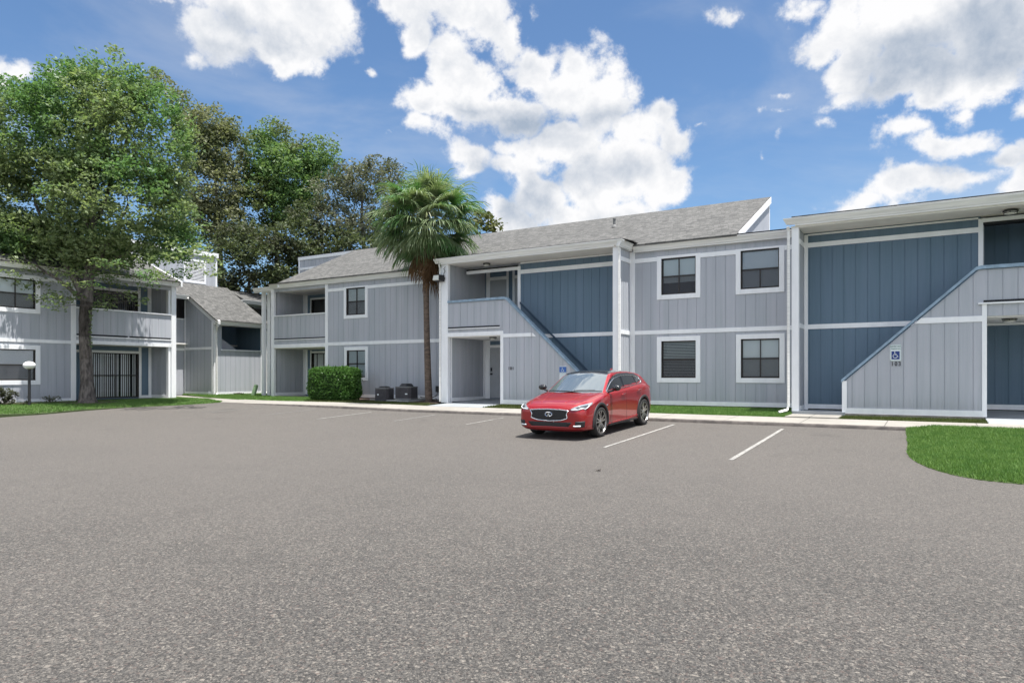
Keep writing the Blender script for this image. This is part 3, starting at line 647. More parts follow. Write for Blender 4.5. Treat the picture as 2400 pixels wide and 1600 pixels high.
# blue stairwell walls
o = wallpart(lambda mb: FU.siding(mb, -12.95, -8.7, .69, 5.85), BLUE, 'blue stairwell wall behind the stairs')
o = wallpart(lambda mb: FU.siding(mb, -3.25, 1.12, .69, 5.85), BLUE, 'tall blue stairwell wall')
boards(FU, [(-13.05, -12.93, 3.5, 5.68), (-12.93, -8.85, 3.01, 3.14), (-12.93, -8.85, 5.39, 5.54), (-12.93, -8.85, 5.76, 5.81)], bld)
boards(FU, [(-3.19, -3.09, .645, 5.79), (-3.09, -2.0, .68, .81), (-3.09, 1.07, 3.01, 3.145), (-3.09, 1.07, 5.41, 5.545), (1.07, 1.175, 3.5, 5.76), (-3.09, 1.07, 5.755, 5.80, 0.)], bld)
boards(FU, [(-15.36, -13.05, 5.55, 5.67), (1.175, 8, 5.66, 5.765)], bld)
FRd = FX(-3.2); wallpart(lambda mb: FRd.siding(mb, 21.0, 21.88, .66, 5.82))
boards(FRd, [(21.02, 21.84, .62, .78), (21.02, 21.84, 3.01, 3.14), (21.02, 21.84, 5.41, 5.545)], bld)
# stair handrail boards and the stairs themselves
def flight(x0, x1, name='stair_flight'):
    mb = MB(); n_ = 14
    for i in range(n_):
        a = x0 + (x1 - x0) * i / n_; c = x0 + (x1 - x0) * (i + 1) / n_; z = .65 + (3.40 - .65) * (i + 1) / n_
        mb.box(a, c, 21.0, 21.83, z - .2, z)
    return mb.build(name, PORCH, bld)
flight(-9.95, -12.95); flight(-2.05, 1.1)
mb = MB(); pts = [(-12.93, 4.33), (-9.7, 1.36)]
mb.hexa([FU.p(-12.93, 4.29, .024), FU.p(-9.7, 1.32, .024), FU.p(-9.7, 1.32, .07), FU.p(-12.93, 4.29, .07), FU.p(-12.93, 4.36, .024), FU.p(-9.7, 1.39, .024), FU.p(-9.7, 1.39, .07), FU.p(-12.93, 4.36, .07)])
mb.build('handrail', simple('dark_blue_rail_paint', (.04, .075, .12), .6), bld)
# recess side walls and back walls
FS = FX(-15.52); wallpart(lambda mb: FS.siding(mb, 21.0, 23.42, .66, 3.08)); wallpart(lambda mb: FS.siding(mb, 21.0, 23.42, 3.4, 5.85))
boards(FS, [(21.03, 21.09, .62, 3.07), (21.09, 23.3, .66, .80), (23.26, 23.39, .70, 3.07)], bld)
for q_ in ((-15.52, -12.9, .70, 3.1), (-15.52, -12.9, 3.4, 5.85), (1.15, 8, .70, 3.12), (1.15, 8, 3.4, 5.85)): wallpart(lambda mb: FK.siding(mb, *q_), BLUE, 'blue wall at the back of an entry')
mb = MB(); mb.box(-13.06, -12.94, 21.02, 23.4, .6, 3.3); mb.box(-13.04, -12.96, 21.88, 23.4, 3.3, 5.85); mb.box(1.16, 1.2, 21.9, 23.4, 3.4, 5.8); mb.box(1.12, 1.16, 21.0, 23.4, .6, 3.1); mb.build('wall', GREY, bld, split=True)
boards(FK, [(-15.5, -15.28, .70, 3.07), (-15.28, -14.3, 2.77, 2.88), (-14.36, -14.26, .7, 2.77), (-15.28, -12.95, 3.04, 3.07),
            (-15.46, -15.28, 3.4, 5.82), (-14.49, -14.39, 3.4, 5.82), (-15.28, -14.49, 5.49, 5.62), (-14.21, -14.11, 3.4, 5.82), (-14.11, -13.1, 5.49, 5.62), (1.2, 8, .70, .84), (1.2, 8, 3.04, 3.1)], bld)
def door(F, u0, u1, w0, w1, mat=DOORP, knob='l', label=None):
    mb = MB(); F.box(mb, u0 + .01, u1 - .01, w0, w1 - .005, -.01, .012)
    o = mb.build('door', mat, bld)
    if label: o['label'] = label
    mb = MB(); k = u0 + .07 if knob == 'l' else (u1 - .08 if knob == 'r' else (u0 + u1) / 2)
    F.box(mb, k - .035, k + .035, w0 + 1.08, w0 + 1.22, .012, .035); F.box(mb, k - .05, k + .05, w0 + .93, w0 + 1.0, .012, .05); c = F.p(k, w0 + .965, .06)
    mb.lathe([(.0, -.02), (.028, -.015), (.03, .015), (.0, .03)], c, 10, 'y'); mb.build('door_lock', BLACK, o)
    return o
door(FK, -15.28, -14.36, .74, 2.77, label='grey ground-floor door with a black lock')
door(FK, -15.28, -14.49, 3.44, 5.49, knob='c', label='grey upper-floor door')
door(FK, -14.11, -13.2, 3.44, 5.49, knob='r')
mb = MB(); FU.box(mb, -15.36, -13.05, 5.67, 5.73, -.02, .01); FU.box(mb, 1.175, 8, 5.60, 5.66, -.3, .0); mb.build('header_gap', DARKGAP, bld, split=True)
# A balcony bay
def balA(mb): FA.siding(mb, -26.85, -23.36, 3.12, 4.45); mb.quad((-26.85, 22.3, 3.1), (-23.36, 22.3, 3.1), (-23.36, 22.3, 4.45), (-26.85, 22.3, 4.45)); FA.siding(mb, -26.85, -23.36, 5.62, 5.83)
wallpart(balA, name='balcony_parapet')
boards(FA, [(-26.83, -23.39, 2.955, 3.12), (-26.83, -23.39, 3.305, 3.34)], bld, n1=.028); mb = MB(); FA.box(mb, -26.83, -23.39, 4.45, 4.495, -.14, .05); mb.build('balcony_rail', WHITE, bld)
FSA = FX(-26.83); wallpart(lambda mb: (FSA.siding(mb, 22.3, 24.2, .62, 5.8),)); boards(FSA, [(22.3, 24.05, .66, .82), (23.98, 24.12, .7, 5.7)], bld)
FKA = Fr((0, 24.15, 0), (1, 0, 0), (0, -1, 0)); wallpart(lambda mb: FKA.siding(mb, -26.83, -23.2, .62, 5.75, [(-26.42, -24.2, .75, 2.76), (-26.42, -24.2, 3.5, 5.42)]), BLUE, 'blue wall at the back of the left balcony')
boards(FKA, [(-26.5, -26.42, .7, 2.9), (-26.42, -24.1, 2.76, 2.85), (-26.5, -26.42, 3.4, 5.5), (-26.42, -24.1, 5.42, 5.5), (-26.82, -26.7, .7, 5.7)], bld)
window(FKA, -26.42, -24.2, .75, 2.76, bld, 'vert', cas=.001, slat=BLIND); window(FKA, -26.42, -24.2, 3.5, 5.42, bld, 'vert', cas=.001, slat=simple('dark_drapes', (.05, .05, .055), .8))
# closing walls not seen head-on
mb = MB()
mb.box(-23.3, -23.2, 22.22, 24.2, .6, 5.8); mb.box(-15.83, -15.72, 21.0, 23.5, .6, 5.82); mb.box(-3.38, -3.28, 21.0, 22.0, .6, 5.82)
mb.box(-27.0, -26.9, 22.3, 33, .6, 5.95); mb.box(-27.0, 8, 32.9, 33, .6, 5.95); mb.box(7.95, 8.05, 20.9, 33, .6, 6.0); mb.box(-30.6, -27.0, 27.1, 27.2, .6, 5.9); mb.box(-30.62, -30.52, 27.2, 33, .6, 8.3); mb.box(-30.6, -26.9, 32.9, 33, .6, 5.9)
mb.build('wall', GREY, bld, split=True)
# low blue stair wall at the left end
mb = MB(); mb.hexa([(-28.05, 23.2, .5), (-27.03, 23.2, .5), (-27.03, 23.1, .5), (-28.05, 23.1, .5), (-28.05, 23.2, 1.6), (-27.03, 23.2, 2.5), (-27.03, 23.1, 2.5), (-28.05, 23.1, 1.6)]); mb.build('stair_parapet', BLUE, bld)
mb = MB(); mb.hexa([(-28.1, 23.25, 1.58), (-27.03, 23.25, 2.5), (-27.03, 23.05, 2.5), (-28.1, 23.05, 1.58), (-28.1, 23.25, 1.66), (-27.03, 23.25, 2.58), (-27.03, 23.05, 2.58), (-28.1, 23.05, 1.66)]); mb.build('parapet_cap', BLUECAP, bld)
# roof
def rp(parent, quads, uvf, name='roof', mat=SHINGLE, label=None):
    mb = MB()
    for q in quads: mb.quad(*q)
    o = mb.build(name, mat, parent, uv=uvf)
    if label: o['label'] = label
    return o
EA, EC, RY, RZ = (21.98, 6.01), (21.68, 6.0), 27.0, 8.32
def edge(a, x0, x1): return [(x0, a[0], a[1]), (x1, a[0], a[1]), (x1, RY, RZ), (x0, RY, RZ)]
T = .06
def slopes(e, x0, x1):
    q = edge(e, x0, x1); dn = [(x, y, z - T) for x, y, z in q]; return [q, dn[::-1], [dn[0], dn[1], q[1], q[0]], [q[1], dn[1], dn[2], q[2]], [dn[0], q[0], q[3], dn[3]]]
r0 = rp(bld, slopes(EA, -26.35, -15.93) + slopes(EC, -15.93, -5.10), roof_uv('x', 21.5, .42))
rp(bld, [[(-15.95, 20.67, 6.055), (-8.47, 20.67, 6.055), (-8.47, 22.0, 6.16), (-15.95, 22.0, 6.16)], [(-27, 21.8, 5.97), (-26.3, 21.8, 5.97), (-26.3, 23, 6.1), (-27, 23, 6.1)], [(-28.7, 22.46, 5.97), (-27, 22.46, 5.97), (-27, 27.1, 6.5), (-28.7, 27.1, 6.5)], [(-27.0, 21.8, 5.97), (-26.35, 21.8, 5.97), (-26.35, 27, 6.3), (-27.0, 27, 6.3)]], roof_uv('x', 21.5, .2), name='lower_roof')
rp(bld, [[(-5.2, 21.7, 6.01), (-3.36, 21.7, 6.01), (-3.36, 27, 6.25), (-5.2, 27, 6.25)], [(-3.36, 20.70, 6.09), (8, 20.70, 6.09), (8, 20.70, 6.13), (-3.36, 20.70, 6.13)], [(-3.36, 20.70, 6.13), (8, 20.70, 6.13), (8, 27, 6.5), (-3.36, 27, 6.5)],
         [(-27, 27, 6.6), (8, 27, 6.2), (8, 33.2, 5.9), (-27, 33.2, 5.9)]], roof_uv('x', 21.5, .1), name='lower_roof')
rp(bld, [[(-8.75, 20.9, 6.1), (-8.35, 20.9, 6.0), (-8.35, 22.2, 6.1), (-8.75, 22.2, 6.2)]], roof_uv('x', 21.5, .1), name='roof_valley')
rp(bld, [[(-30.7, 27.0, 8.36), (-26.3, 27.0, 8.36), (-26.3, 33.3, 5.9), (-30.7, 33.3, 5.9)]], roof_uv('x', 21.5, .42), name='back_roof')
FG = FX(-5.16)
wallpart(lambda mb: FG.siding(mb, 21.75, 26.9, 5.9, 9, top=Top(lambda u: 5.95 + (u - 21.68) * .436, []), pitch=.203), label='sunlit gable wall under the roof edge')
mb = MB(); mb.box(-26.2, -5.18, 26.93, 27.0, 5.9, 8.27); mb.build('back_wall', GREY, bld)
def slopeboard(F, pts, t0, t1, n0, n1, parent, name='rake_board', mat=WHITE):
    mb = MB()
    for (a, za), (c, zc) in zip(pts, pts[1:]):
        mb.hexa([F.p(a, za + t0, n0), F.p(c, zc + t0, n0), F.p(c, zc + t0, n1), F.p(a, za + t0, n1), F.p(a, za + t1, n0), F.p(c, zc + t1, n0), F.p(c, zc + t1, n1), F.p(a, za + t1, n1)])
    return mb.build(name, mat, parent)
slopeboard(FG, [(21.9, 6.095), (27.0, 8.315)], -.24, -.012, -.03, .075, bld)
boards(FG, [(26.88, 26.98, 6.1, 8.05)], bld)
slopeboard(FXm(-26.33), [(21.98, 6.01), (27.0, 8.315)], -.24, -.012, -.03, .04, bld)
FBx = Fr((0, 27.06, 0), (1, 0, 0), (0, -1, 0)); wallpart(lambda mb: FBx.siding(mb, -30.62, -26.2, 5.8, 8.3), label='raised roof wall at the far left end')
boards(FBx, [(-30.66, -26.2, 8.155, 8.33, 0.02), (-30.64, -30.52, 5.8, 8.155), (-30.5, -26.2, 7.60, 7.73)], bld)
# roof vent pipe
mb = MB(); vx, vy = -10.5, 24.9; vz = 6.0 + .436 * (vy - 21.68); mb.lathe([(.12, -.02), (.09, .05), (.05, .09), (.05, .30), (.065, .30), (.065, .33), (.0, .34)], (vx, vy, vz), 12); mb.build('vent_pipe', simple('lead_pipe', (.16, .16, .16), .6), r0, smooth=False)
mb = MB(); vx, vy = -.45, 21.6; mb.lathe([(.08, -.02), (.03, .05), (.03, .12), (.0, .13)], (vx, vy, 6.17), 10); mb.tube([(vx - .35, vy, 6.28), (vx + .3, vy, 6.17)], .012, 5); mb.build('vent_pipe', bpy.data.materials['lead_pipe'], r0)
# downspouts
downspout([(-8.62, 20.74, 5.86), (-8.60, 20.78, 5.7), (-8.60, 20.80, 5.6), (-8.60, 20.80, .9), (-8.60, 20.80, .66)], bld)
downspout([(-3.46, 20.75, 5.86), (-3.46, 20.82, 5.75), (-3.46, 20.82, .78), (-3.49, 20.74, .66), (-3.66, 20.5, .60)], bld)
downspout([(-15.86, 20.75, 5.85), (-15.87, 20.84, 5.7), (-15.87, 20.84, .66)], bld)
# ------------------------------------------------------------------ LEFT BUILDING (faces +X)
bl2 = empty('apartment_building', (-32, 15, .6), 'grey apartment building behind the big leafy tree, with a white louvred box on its roof', 'building', 'grey apartment buildings around the lot')
bld_main, bld = bld, bl2
FL = FX(-29.9); FLK = FX(-31.3)
WL = [(11.94, 13.28, 4.23, 5.36), (11.94, 13.28, 1.46, 2.65)]
wallpart(lambda mb: FL.siding(mb, 0.0, 14.6, .6, 5.85, WL))
mb = MB(); FL.box(mb, 0, 19.0, .3, .6, -.3, -.03); mb.box(-34.2, -31.9, 22.5, 22.8, .3, .66); mb.box(-32.1, -31.9, 22.5, 25.6, .3, .64); mb.build('foundation', CONC, bld, split=True)
boards(FL, [(0, 14.58, .6, .73), (0, 14.58, 2.93, 3.06), (0, 11.79, 5.36, 5.5), (13.43, 14.58, 5.36, 5.5)], bld)
window(FL, *WL[0], bld, 'shade', slat=SHADEF, cas=.17, label='upper window with a pale shade and dark lower half', drop=.0); window(FL, *WL[1], bld, 'fine', slat=BLIND2, cas=.17, cols=1, label='lower window with pale slatted blinds')
mb = MB(); mb.box(-30.0, -29.87, 14.58, 14.77, .58, 5.83); mb.box(-30.05, -29.855, 18.9, 19.13, .58, 5.83); mb.box(-30.1, -29.92, 18.79, 18.89, .6, 5.6); mb.build('post', WHITE, bld, bevel=.006, split=True)
def balL(mb): FL.siding(mb, 14.77, 18.9, 3.10, 4.41); FL.siding(mb, 14.77, 18.9, 5.56, 5.83); mb.quad((-30.0, 14.77, 3.1), (-30.0, 18.9, 3.1), (-30.0, 18.9, 4.41), (-30.0, 14.77, 4.41))
wallpart(balL, name='balcony_parapet')
boards(FL, [(14.77, 18.9, 2.955, 3.10), (14.77, 18.9, 3.245, 3.285)], bld, n1=.026)
mb = MB(); FL.box(mb, 14.77, 18.9, 4.41, 4.46, -.14, .05); mb.build('balcony_rail', WHITE, bld)
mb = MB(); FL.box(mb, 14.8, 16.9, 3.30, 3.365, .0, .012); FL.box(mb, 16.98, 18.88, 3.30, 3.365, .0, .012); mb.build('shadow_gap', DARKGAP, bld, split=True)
mb = MB(); mb.box(-31.3, -29.95, 14.8, 18.85, 3.2, 3.30); mb.build('balcony_floor', PORCH, bld)
mb = MB(); mb.box(-31.3, -29.95, 14.8, 18.85, 2.95, 2.98); mb.box(-31.3, -29.95, 14.8, 18.85, 5.75, 5.79); mb.box(-29.9, -29.6, 0, 19.1, 5.80, 5.84); mb.build('soffit', SOFFIT, bld, split=True)
HL = [(16.13, 18.2, .65, 2.65), (15.9, 18.16, 3.4, 5.42)]
wallpart(lambda mb: FLK.siding(mb, 14.7, 18.85, .6, 5.8, HL), BLUE, 'blue wall at the back of the balconies')
boards(FLK, [(14.7, 18.22, 2.65, 2.76), (18.2, 18.32, .6, 2.95), (18.66, 18.8, .6, 2.95), (18.32, 18.66, .6, .73), (18.16, 18.28, 3.3, 5.75), (18.62, 18.8, 3.3, 5.75), (15.9, 18.16, 5.42, 5.54), (16.02, 16.13, .6, 2.65)], bld)
window(FLK, 16.13, 18.2, .65, 2.65, bld, 'vert', cas=.001, slat=BLIND2, label='sliding door with pale vertical blinds'); window(FLK, 15.9, 18.16, 3.4, 5.42, bld, 'vert', cas=.001, slat=bpy.data.materials['dark_drapes'], label='dark sliding door')
FSide = Fr((0, 18.82, 0), (1, 0, 0), (0, -1, 0)); wallpart(lambda mb: FSide.siding(mb, -31.3, -29.95, .6, 5.78)); boards(FSide, [(-31.28, -30.1, .6, .75)], bld)
mb = MB(); mb.box(-40.9, -29.95, 18.86, 19.1, .6, 5.9); mb.box(-31.4, -29.95, 14.6, 14.74, .6, 5.8); mb.box(-41, -40.9, 0, 31, .6, 5.9); mb.box(-40.9, -29.95, 0, .1, .6, 5.9)
mb.box(-34.5, -34.42, 19.1, 22.5, .6, 3.1); mb.box(-34.5, -34.42, 22.5, 31, .6, 3.3); mb.box(-41, -34.4, 30.9, 31, .6, 5.9); mb.build('wall', GREY, bld, split=True)
# set-back gallery bay
FGl = FX(-34.4)
wallpart(lambda mb: (FGl.siding(mb, 19.1, 22.5, 3.45, 4.65), FGl.siding(mb, 19.1, 22.5, 3.1, 3.38)), name='gallery_parapet')
boards(FGl, [(19.1, 22.5, 4.65, 4.70, .03), (19.1, 22.5, 3.38, 3.43, .02), (19.1, 22.5, 2.98, 3.12)], bld)
FGm = FX(-34.05); wallpart(lambda mb: (FGm.siding(mb, 25.7, 30.9, 3.5, 4.45), FGm.siding(mb, 25.7, 30.9, 3.1, 3.4)), name='gallery_parapet'); boards(FGm, [(25.7, 30.9, 4.45, 4.5, .03), (25.7, 30.9, 2.95, 3.1)], bld)
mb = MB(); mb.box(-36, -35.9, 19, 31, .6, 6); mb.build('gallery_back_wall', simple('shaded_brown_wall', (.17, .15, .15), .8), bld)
mb = MB(); mb.box(-34.3, -33.75, 19.1, 22.3, 5.79, 5.83); mb.box(-36, -33.75, 25.5, 31, 5.79, 5.83); mb.box(-36, -34.1, 19, 31, 3.3, 3.38); mb.build('soffit', SOFFIT, bld, split=True)
# stair wing
FWf = Fr((0, 22.5, 0), (1, 0, 0), (0, -1, 0)); FWs = FX(-31.85)
wallpart(lambda mb: FWf.siding(mb, -34.3, -31.85, .66, 9, top=Top(lambda u: 4.38 + .6 * (-31.5 - u), [])), label='front wall of the low stair wing')
boards(FWf, [(-34.3, -32.0, .66, .79), (-34.3, -32.0, 3.01, 3.14), (-32.02, -31.87, .66, 4.5), (-34.34, -34.28, .66, 5.7)], bld)
slopeboard(FWf, [(-33.75, 5.86), (-31.35, 4.42)], -.12, .05, -.03, .10, bld, name='gutter', mat=GUTTER)
slopeboard(FWf, [(-33.9, 5.93), (-31.45, 4.46)], -.30, -.10, -.03, .04, bld)
wallpart(lambda mb: (FWs.siding(mb, 22.55, 25.65, .63, 2.95), FWs.siding(mb, 22.55, 22.96, 2.95, 4.4), FWs.siding(mb, 25.42, 25.65, 2.95, 4.4)), label='sunlit wall below the open stairwell window')
boards(FWs, [(22.5, 22.66, .63, 4.4), (22.66, 25.65, .63, .76), (22.9, 25.5, 2.96, 3.02, .04), (25.42, 25.62, .76, 4.3), (22.9, 25.5, 4.26, 4.38)], bld)
mb = MB(); mb.box(-34.3, -34.2, 22.55, 25.6, .6, 4.4); mb.box(-34.2, -31.9, 25.6, 25.7, .6, 4.6); mb.box(-34.2, -31.95, 22.56, 22.6, .6, 4.6); mb.build('stairwell_wall', BLUE, bld, split=True)
mb = MB(); mb.hexa([(-32.6, 22.7, 3.0), (-32.4, 22.7, 3.0), (-32.4, 24.2, 2.4), (-32.6, 24.2, 2.4), (-32.6, 22.7, 4.0), (-32.4, 22.7, 4.0), (-32.4, 24.2, 3.1), (-32.6, 24.2, 3.1)]); mb.build('stair_parapet', GREY, bld)
gutter(FWs, 22.35, 25.75, 4.50, .42, bld)
gutter(Fr((-34.05, 0, 0), (0, 1, 0), (1, 0, 0)), 19.2, 22.3, 5.9, .45, bld); gutter(Fr((-34.05, 0, 0), (0, 1, 0), (1, 0, 0)), 25.6, 31, 6.0, .45, bld)
gutter(FL, 0, 19.1, 5.95, .38, bld)
slx = lambda x0, x1, z0, z1, y0, y1: [[(x0, y1, z0), (x0, y0, z0), (x1, y0, z1), (x1, y1, z1)], [(x0, y0, z0 - .06), (x0, y0, z0), (x0, y1, z0), (x0, y1, z0 - .06)], [(x0, y0, z0 - .06), (x1, y0, z1 - .06), (x1, y0, z1), (x0, y0, z0)], [(x0, y0, z0 - .06), (x0, y1, z0 - .06), (x1, y1, z1 - .06), (x1, y0, z1 - .06)]]
rp(bld, slx(-29.5, -35.15, 5.965, 8.30, -.3, 19.15), roof_uv('y', -29.5, .42))
rp(bld, slx(-31.42, -35.15, 4.52, 6.75, 22.32, 25.72), roof_uv('y', -31.5, .6), label='small steep roof of the stair wing')
rp(bld, slx(-33.62, -35.15, 5.93, 6.76, 19.15, 22.34), roof_uv('y', -31.5, .5), name='lower_roof'); rp(bld, slx(-33.62, -35.15, 6.02, 6.62, 25.7, 31.2), roof_uv('y', -31.5, .5), name='lower_roof')
rp(bld, [[(-35.15, 25.0, 6.7), (-35.15, 31.2, 6.62), (-41.2, 31.2, 5.9), (-41.2, 25, 5.9)], [(-35.15, -.3, 8.3), (-35.15, 25.1, 8.5), (-41.2, 25.1, 5.9), (-41.2, -.3, 5.9)]], roof_uv('y', -31.5, .5), name='back_roof')
slopeboard(Fr((0, 19.16, 0), (1, 0, 0), (0, 1, 0)), [(-35.15, 8.3), (-29.46, 5.965)], -.24, -.01, -.05, .03, bld)
FBX = FX(-35.17); wallpart(lambda mb: FBX.siding(mb, 19.0, 25.04, 5.9, 8.5, [(23.08, 24.22, 6.92, 8.02)]), label='sunlit raised roof box')
boards(FBX, [(18.9, 25.1, 8.40, 8.66, .05), (24.93, 25.04, 6.0, 8.4), (22.97, 23.08, 6.8, 8.13), (24.22, 24.33, 6.8, 8.13), (23.08, 24.22, 8.02, 8.13), (23.08, 24.22, 6.8, 6.92)], bld)
mb = MB(); k = 6.93
mb.quad(FBX.p(23.08, 6.92, -.12), FBX.p(24.22, 6.92, -.12), FBX.p(24.22, 8.02, -.12), FBX.p(23.08, 8.02, -.12)); o = mb.build('louvre_back', DARKGAP, bld)
mb = MB()
while k < 8.0:
    mb.hexa([FBX.p(23.08, k, .012), FBX.p(24.22, k, .012), FBX.p(24.22, k + .05, -.05), FBX.p(23.08, k + .05, -.05), FBX.p(23.08, k + .012, .012), FBX.p(24.22, k + .012, .012), FBX.p(24.22, k + .062, -.05), FBX.p(23.08, k + .062, -.05)]); k += .078
mb.build('louvre', WHITE, bld)
mb = MB(); mb.box(-41, -35.3, 18.95, 19.05, 5.5, 8.4); mb.box(-41, -35.3, 25.0, 25.04, 5.5, 8.45); mb.build('wall', GREY, bld, split=True)
downspout([(-31.5, 22.45, 4.3), (-31.52, 22.45, 4.2), (-31.76, 22.6, 3.95), (-31.76, 22.6, .72), (-31.6, 22.5, .64)], bld); downspout([(-31.5, 25.7, 4.3), (-31.76, 25.72, 4.0), (-31.76, 25.72, .72), (-31.6, 25.6, .64)], bld)
downspout([(-33.6, 22.2, 5.75), (-33.7, 22.3, 5.65)], bld)
bld = bld_main

# ------------------------------------------------------------------ signs, numbers, lamps on the walls
def text_mb(s, size, parent, mat, F, u, w, n, depth=.004, name='lettering', align='CENTER', sx=1.0, bold=0):
    cu = bpy.data.curves.new('t', 'FONT'); cu.body = s; cu.size = size; cu.extrude = depth; cu.align_x = align; cu.offset = bold; cu.resolution_u = 4
    ob = bpy.data.objects.new('t', cu); COL.objects.link(ob)
    dg = bpy.context.evaluated_depsgraph_get(); me0 = ob.evaluated_get(dg).to_mesh()
    mb = MB(); off = F.p(u, w, n)
    mb.v = [tuple(off + F.u * (v.co.x * sx) + Vector((0, 0, v.co.y)) + F.n * v.co.z) for v in me0.vertices]; mb.f = [tuple(p.vertices) for p in me0.polygons]
    ob.evaluated_get(dg).to_mesh_clear(); bpy.data.objects.remove(ob); bpy.data.curves.remove(cu)
    return mb.build(name, mat, parent)
NUM = simple('dark_numerals', (.04, .04, .045), .5); SIGNB = simple('sign_blue', (.02, .045, .21), .4); SIGNB2 = simple('sign_mid_blue', (.04, .13, .42), .4); SIGNW = simple('sign_white', (.74, .79, .80), .4); SIGNG = simple('sign_green', (.05, .15, .13), .5); SIGNT = simple('sign_small_print', (.30, .38, .48), .5)
def wheelchair(F, u, w, s, parent, n):
    mb = MB()
    def P(a, b_): return F.p(u + a * s, w + b_ * s, n)
    def stroke(pts, r):
        mb.tube([P(*p) for p in pts], r * s, 6)
    mb.lathe([(0, -.004), (.062 * s, -.004), (.062 * s, .004), (0, .004)], P(-.09, .40), 12, 'y')
    stroke([(-.09, .33), (-.07, .02), (.14, .02), (.25, -.24), (.34, -.20)], .034); stroke([(-.08, .16), (.10, .16)], .028)
    arc = [(-.04 + .25 * math.cos(t), -.13 + .25 * math.sin(t)) for t in np.linspace(R(118), R(345), 16)]; stroke(arc, .032)
    mb.v = [tuple(Vector(v) - F.n * ((Vector(v) - F.o).dot(F.n) - n) * .85) for v in mb.v]
    return mb.build('wheelchair_symbol', SIGNW, parent)
def sign_empty(nm, F, u, w, label): return empty(nm, F.p(u, w, .01), label, 'sign')
s1 = sign_empty('parking_sign', FB, -.795, 2.03, 'white reserved parking sign with dark blue wheelchair panel on the stair wall above number 103')
mb = MB(); FB.box(mb, -.93, -.66, 2.03, 2.47, .012, .018); mb.build('sign_panel', SIGNW, s1, bevel=.002)
mb = MB()
for q in ((-.92, -.67, 2.455, 2.46), (-.92, -.67, 2.04, 2.045), (-.92, -.915, 2.04, 2.46), (-.675, -.67, 2.04, 2.46)): FB.box(mb, *q, .018, .0195)
mb.build('sign_border', SIGNG, s1)
text_mb('RESERVED', .052, s1, SIGNG, FB, -.795, 2.397, .0185, .0012, bold=.0012); text_mb('PARKING', .052, s1, SIGNG, FB, -.795, 2.335, .0185, .0012, bold=.0012)
mb = MB(); FB.box(mb, -.89, -.70, 2.075, 2.29, .018, .0215); mb.build('symbol_panel', SIGNB, s1); wheelchair(FB, -.795, 2.19, .205, s1, .024)
s2 = empty('house_number', FB.p(-.785, 1.89, .01), 'dark numerals 103 on the stair wall under the white parking sign', 'house number'); 
for ch, du in (('1', -.085), ('0', 0), ('3', .085)): text_mb(ch, .155, s2, NUM, FB, -.785 + du, 1.905, .012, .006, name='numeral', sx=.8, bold=.002)
s3 = empty('house_number', FB.p(-12.74, 1.85, .01), 'dark numerals 101 on the grey stair wall beside the ground-floor entry', 'house number')
for ch, du in (('1', -.085), ('0', 0), ('1', .085)): text_mb(ch, .155, s3, NUM, FB, -12.74 + du, 1.85, .012, .006, name='numeral', sx=.8, bold=.003)
s4 = sign_empty('parking_sign', FB, -10.67, 1.51, 'blue wheelchair parking sign with white lower half on the stair wall behind the red car')
mb = MB(); FB.box(mb, -10.80, -10.54, 1.50, 1.965, .012, .018); mb.build('sign_panel', SIGNW, s4)
mb = MB(); FB.box(mb, -10.80, -10.54, 1.755, 1.945, .018, .021); mb.build('symbol_panel', SIGNB2, s4); wheelchair(FB, -10.68, 1.845, .18, s4, .024)
mb = MB(); FB.box(mb, -10.80, -10.54, 1.705, 1.73, .018, .0205)
for k in range(5): FB.box(mb, -10.775, -10.775 + rnd.uniform(.15, .21), 1.66 - k * .032, 1.668 - k * .032, .018, .0195)
mb.build('small_print', SIGNT, s4)
def ceil_lamp(x, y, z, label, r=.14):
    e = empty('ceiling_lamp', (x, y, z), label, 'lamp', 'round ceiling lamps in the entries')
    mb = MB(); mb.lathe([(0, 0), (r, 0), (r, -.022), (r * .86, -.03), (0, -.03)], (x, y, z), 24); mb.build('canopy', BLACK, e, smooth=False)
    mb = MB(); mb.lathe([(0, -.03), (r * .8, -.03), (r * .8, -.075), (r * .5, -.095), (0, -.10)], (x, y, z), 24); mb.build('lens', LENS, e, smooth=True)
    mb = MB(); mb.lathe([(r * .80, -.052), (r * .87, -.052), (r * .87, -.068), (r * .80, -.068)], (x, y, z), 24, ring=True)
    for t in range(3): a = t * 2.09 + .4; mb.tube([(x + r * .85 * math.cos(a), y + r * .85 * math.sin(a), z - .025), (x + r * .85 * math.cos(a), y + r * .85 * math.sin(a), z - .06)], .007, 5)
    mb.build('guard_ring', BLACK, e)
ceil_lamp(-14.1, 21.35, 5.80, 'round black-rimmed lamp under the eave above the upper balcony beside the palm')
ceil_lamp(-13.85, 21.4, 3.07, 'round lamp on the ceiling of the ground-floor entry left of number 101')
ceil_lamp(1.72, 21.35, 5.80, 'round black-rimmed lamp under the eave at the top right corner', .17)
ceil_lamp(1.72, 21.6, 3.10, 'round lamp on the ceiling of the right-hand entry, below the right balcony', .17)
fl = empty('floodlight', (-15.85, 20.75, 5.3), 'black square floodlight on the white post beside the palm trunk', 'lamp')
mb = MB(); q = Fr((-15.78, 20.72, 5.28), (1, 0, 0), (0, -1, 0))
mb.hexa([(-15.98, 20.78, 5.17), (-15.62, 20.78, 5.17), (-15.66, 20.50, 5.22), (-15.98, 20.50, 5.22), (-15.98, 20.78, 5.42), (-15.62, 20.78, 5.42), (-15.70, 20.56, 5.42), (-15.98, 20.56, 5.42)]); mb.build('housing', BLACK, fl, bevel=.008)
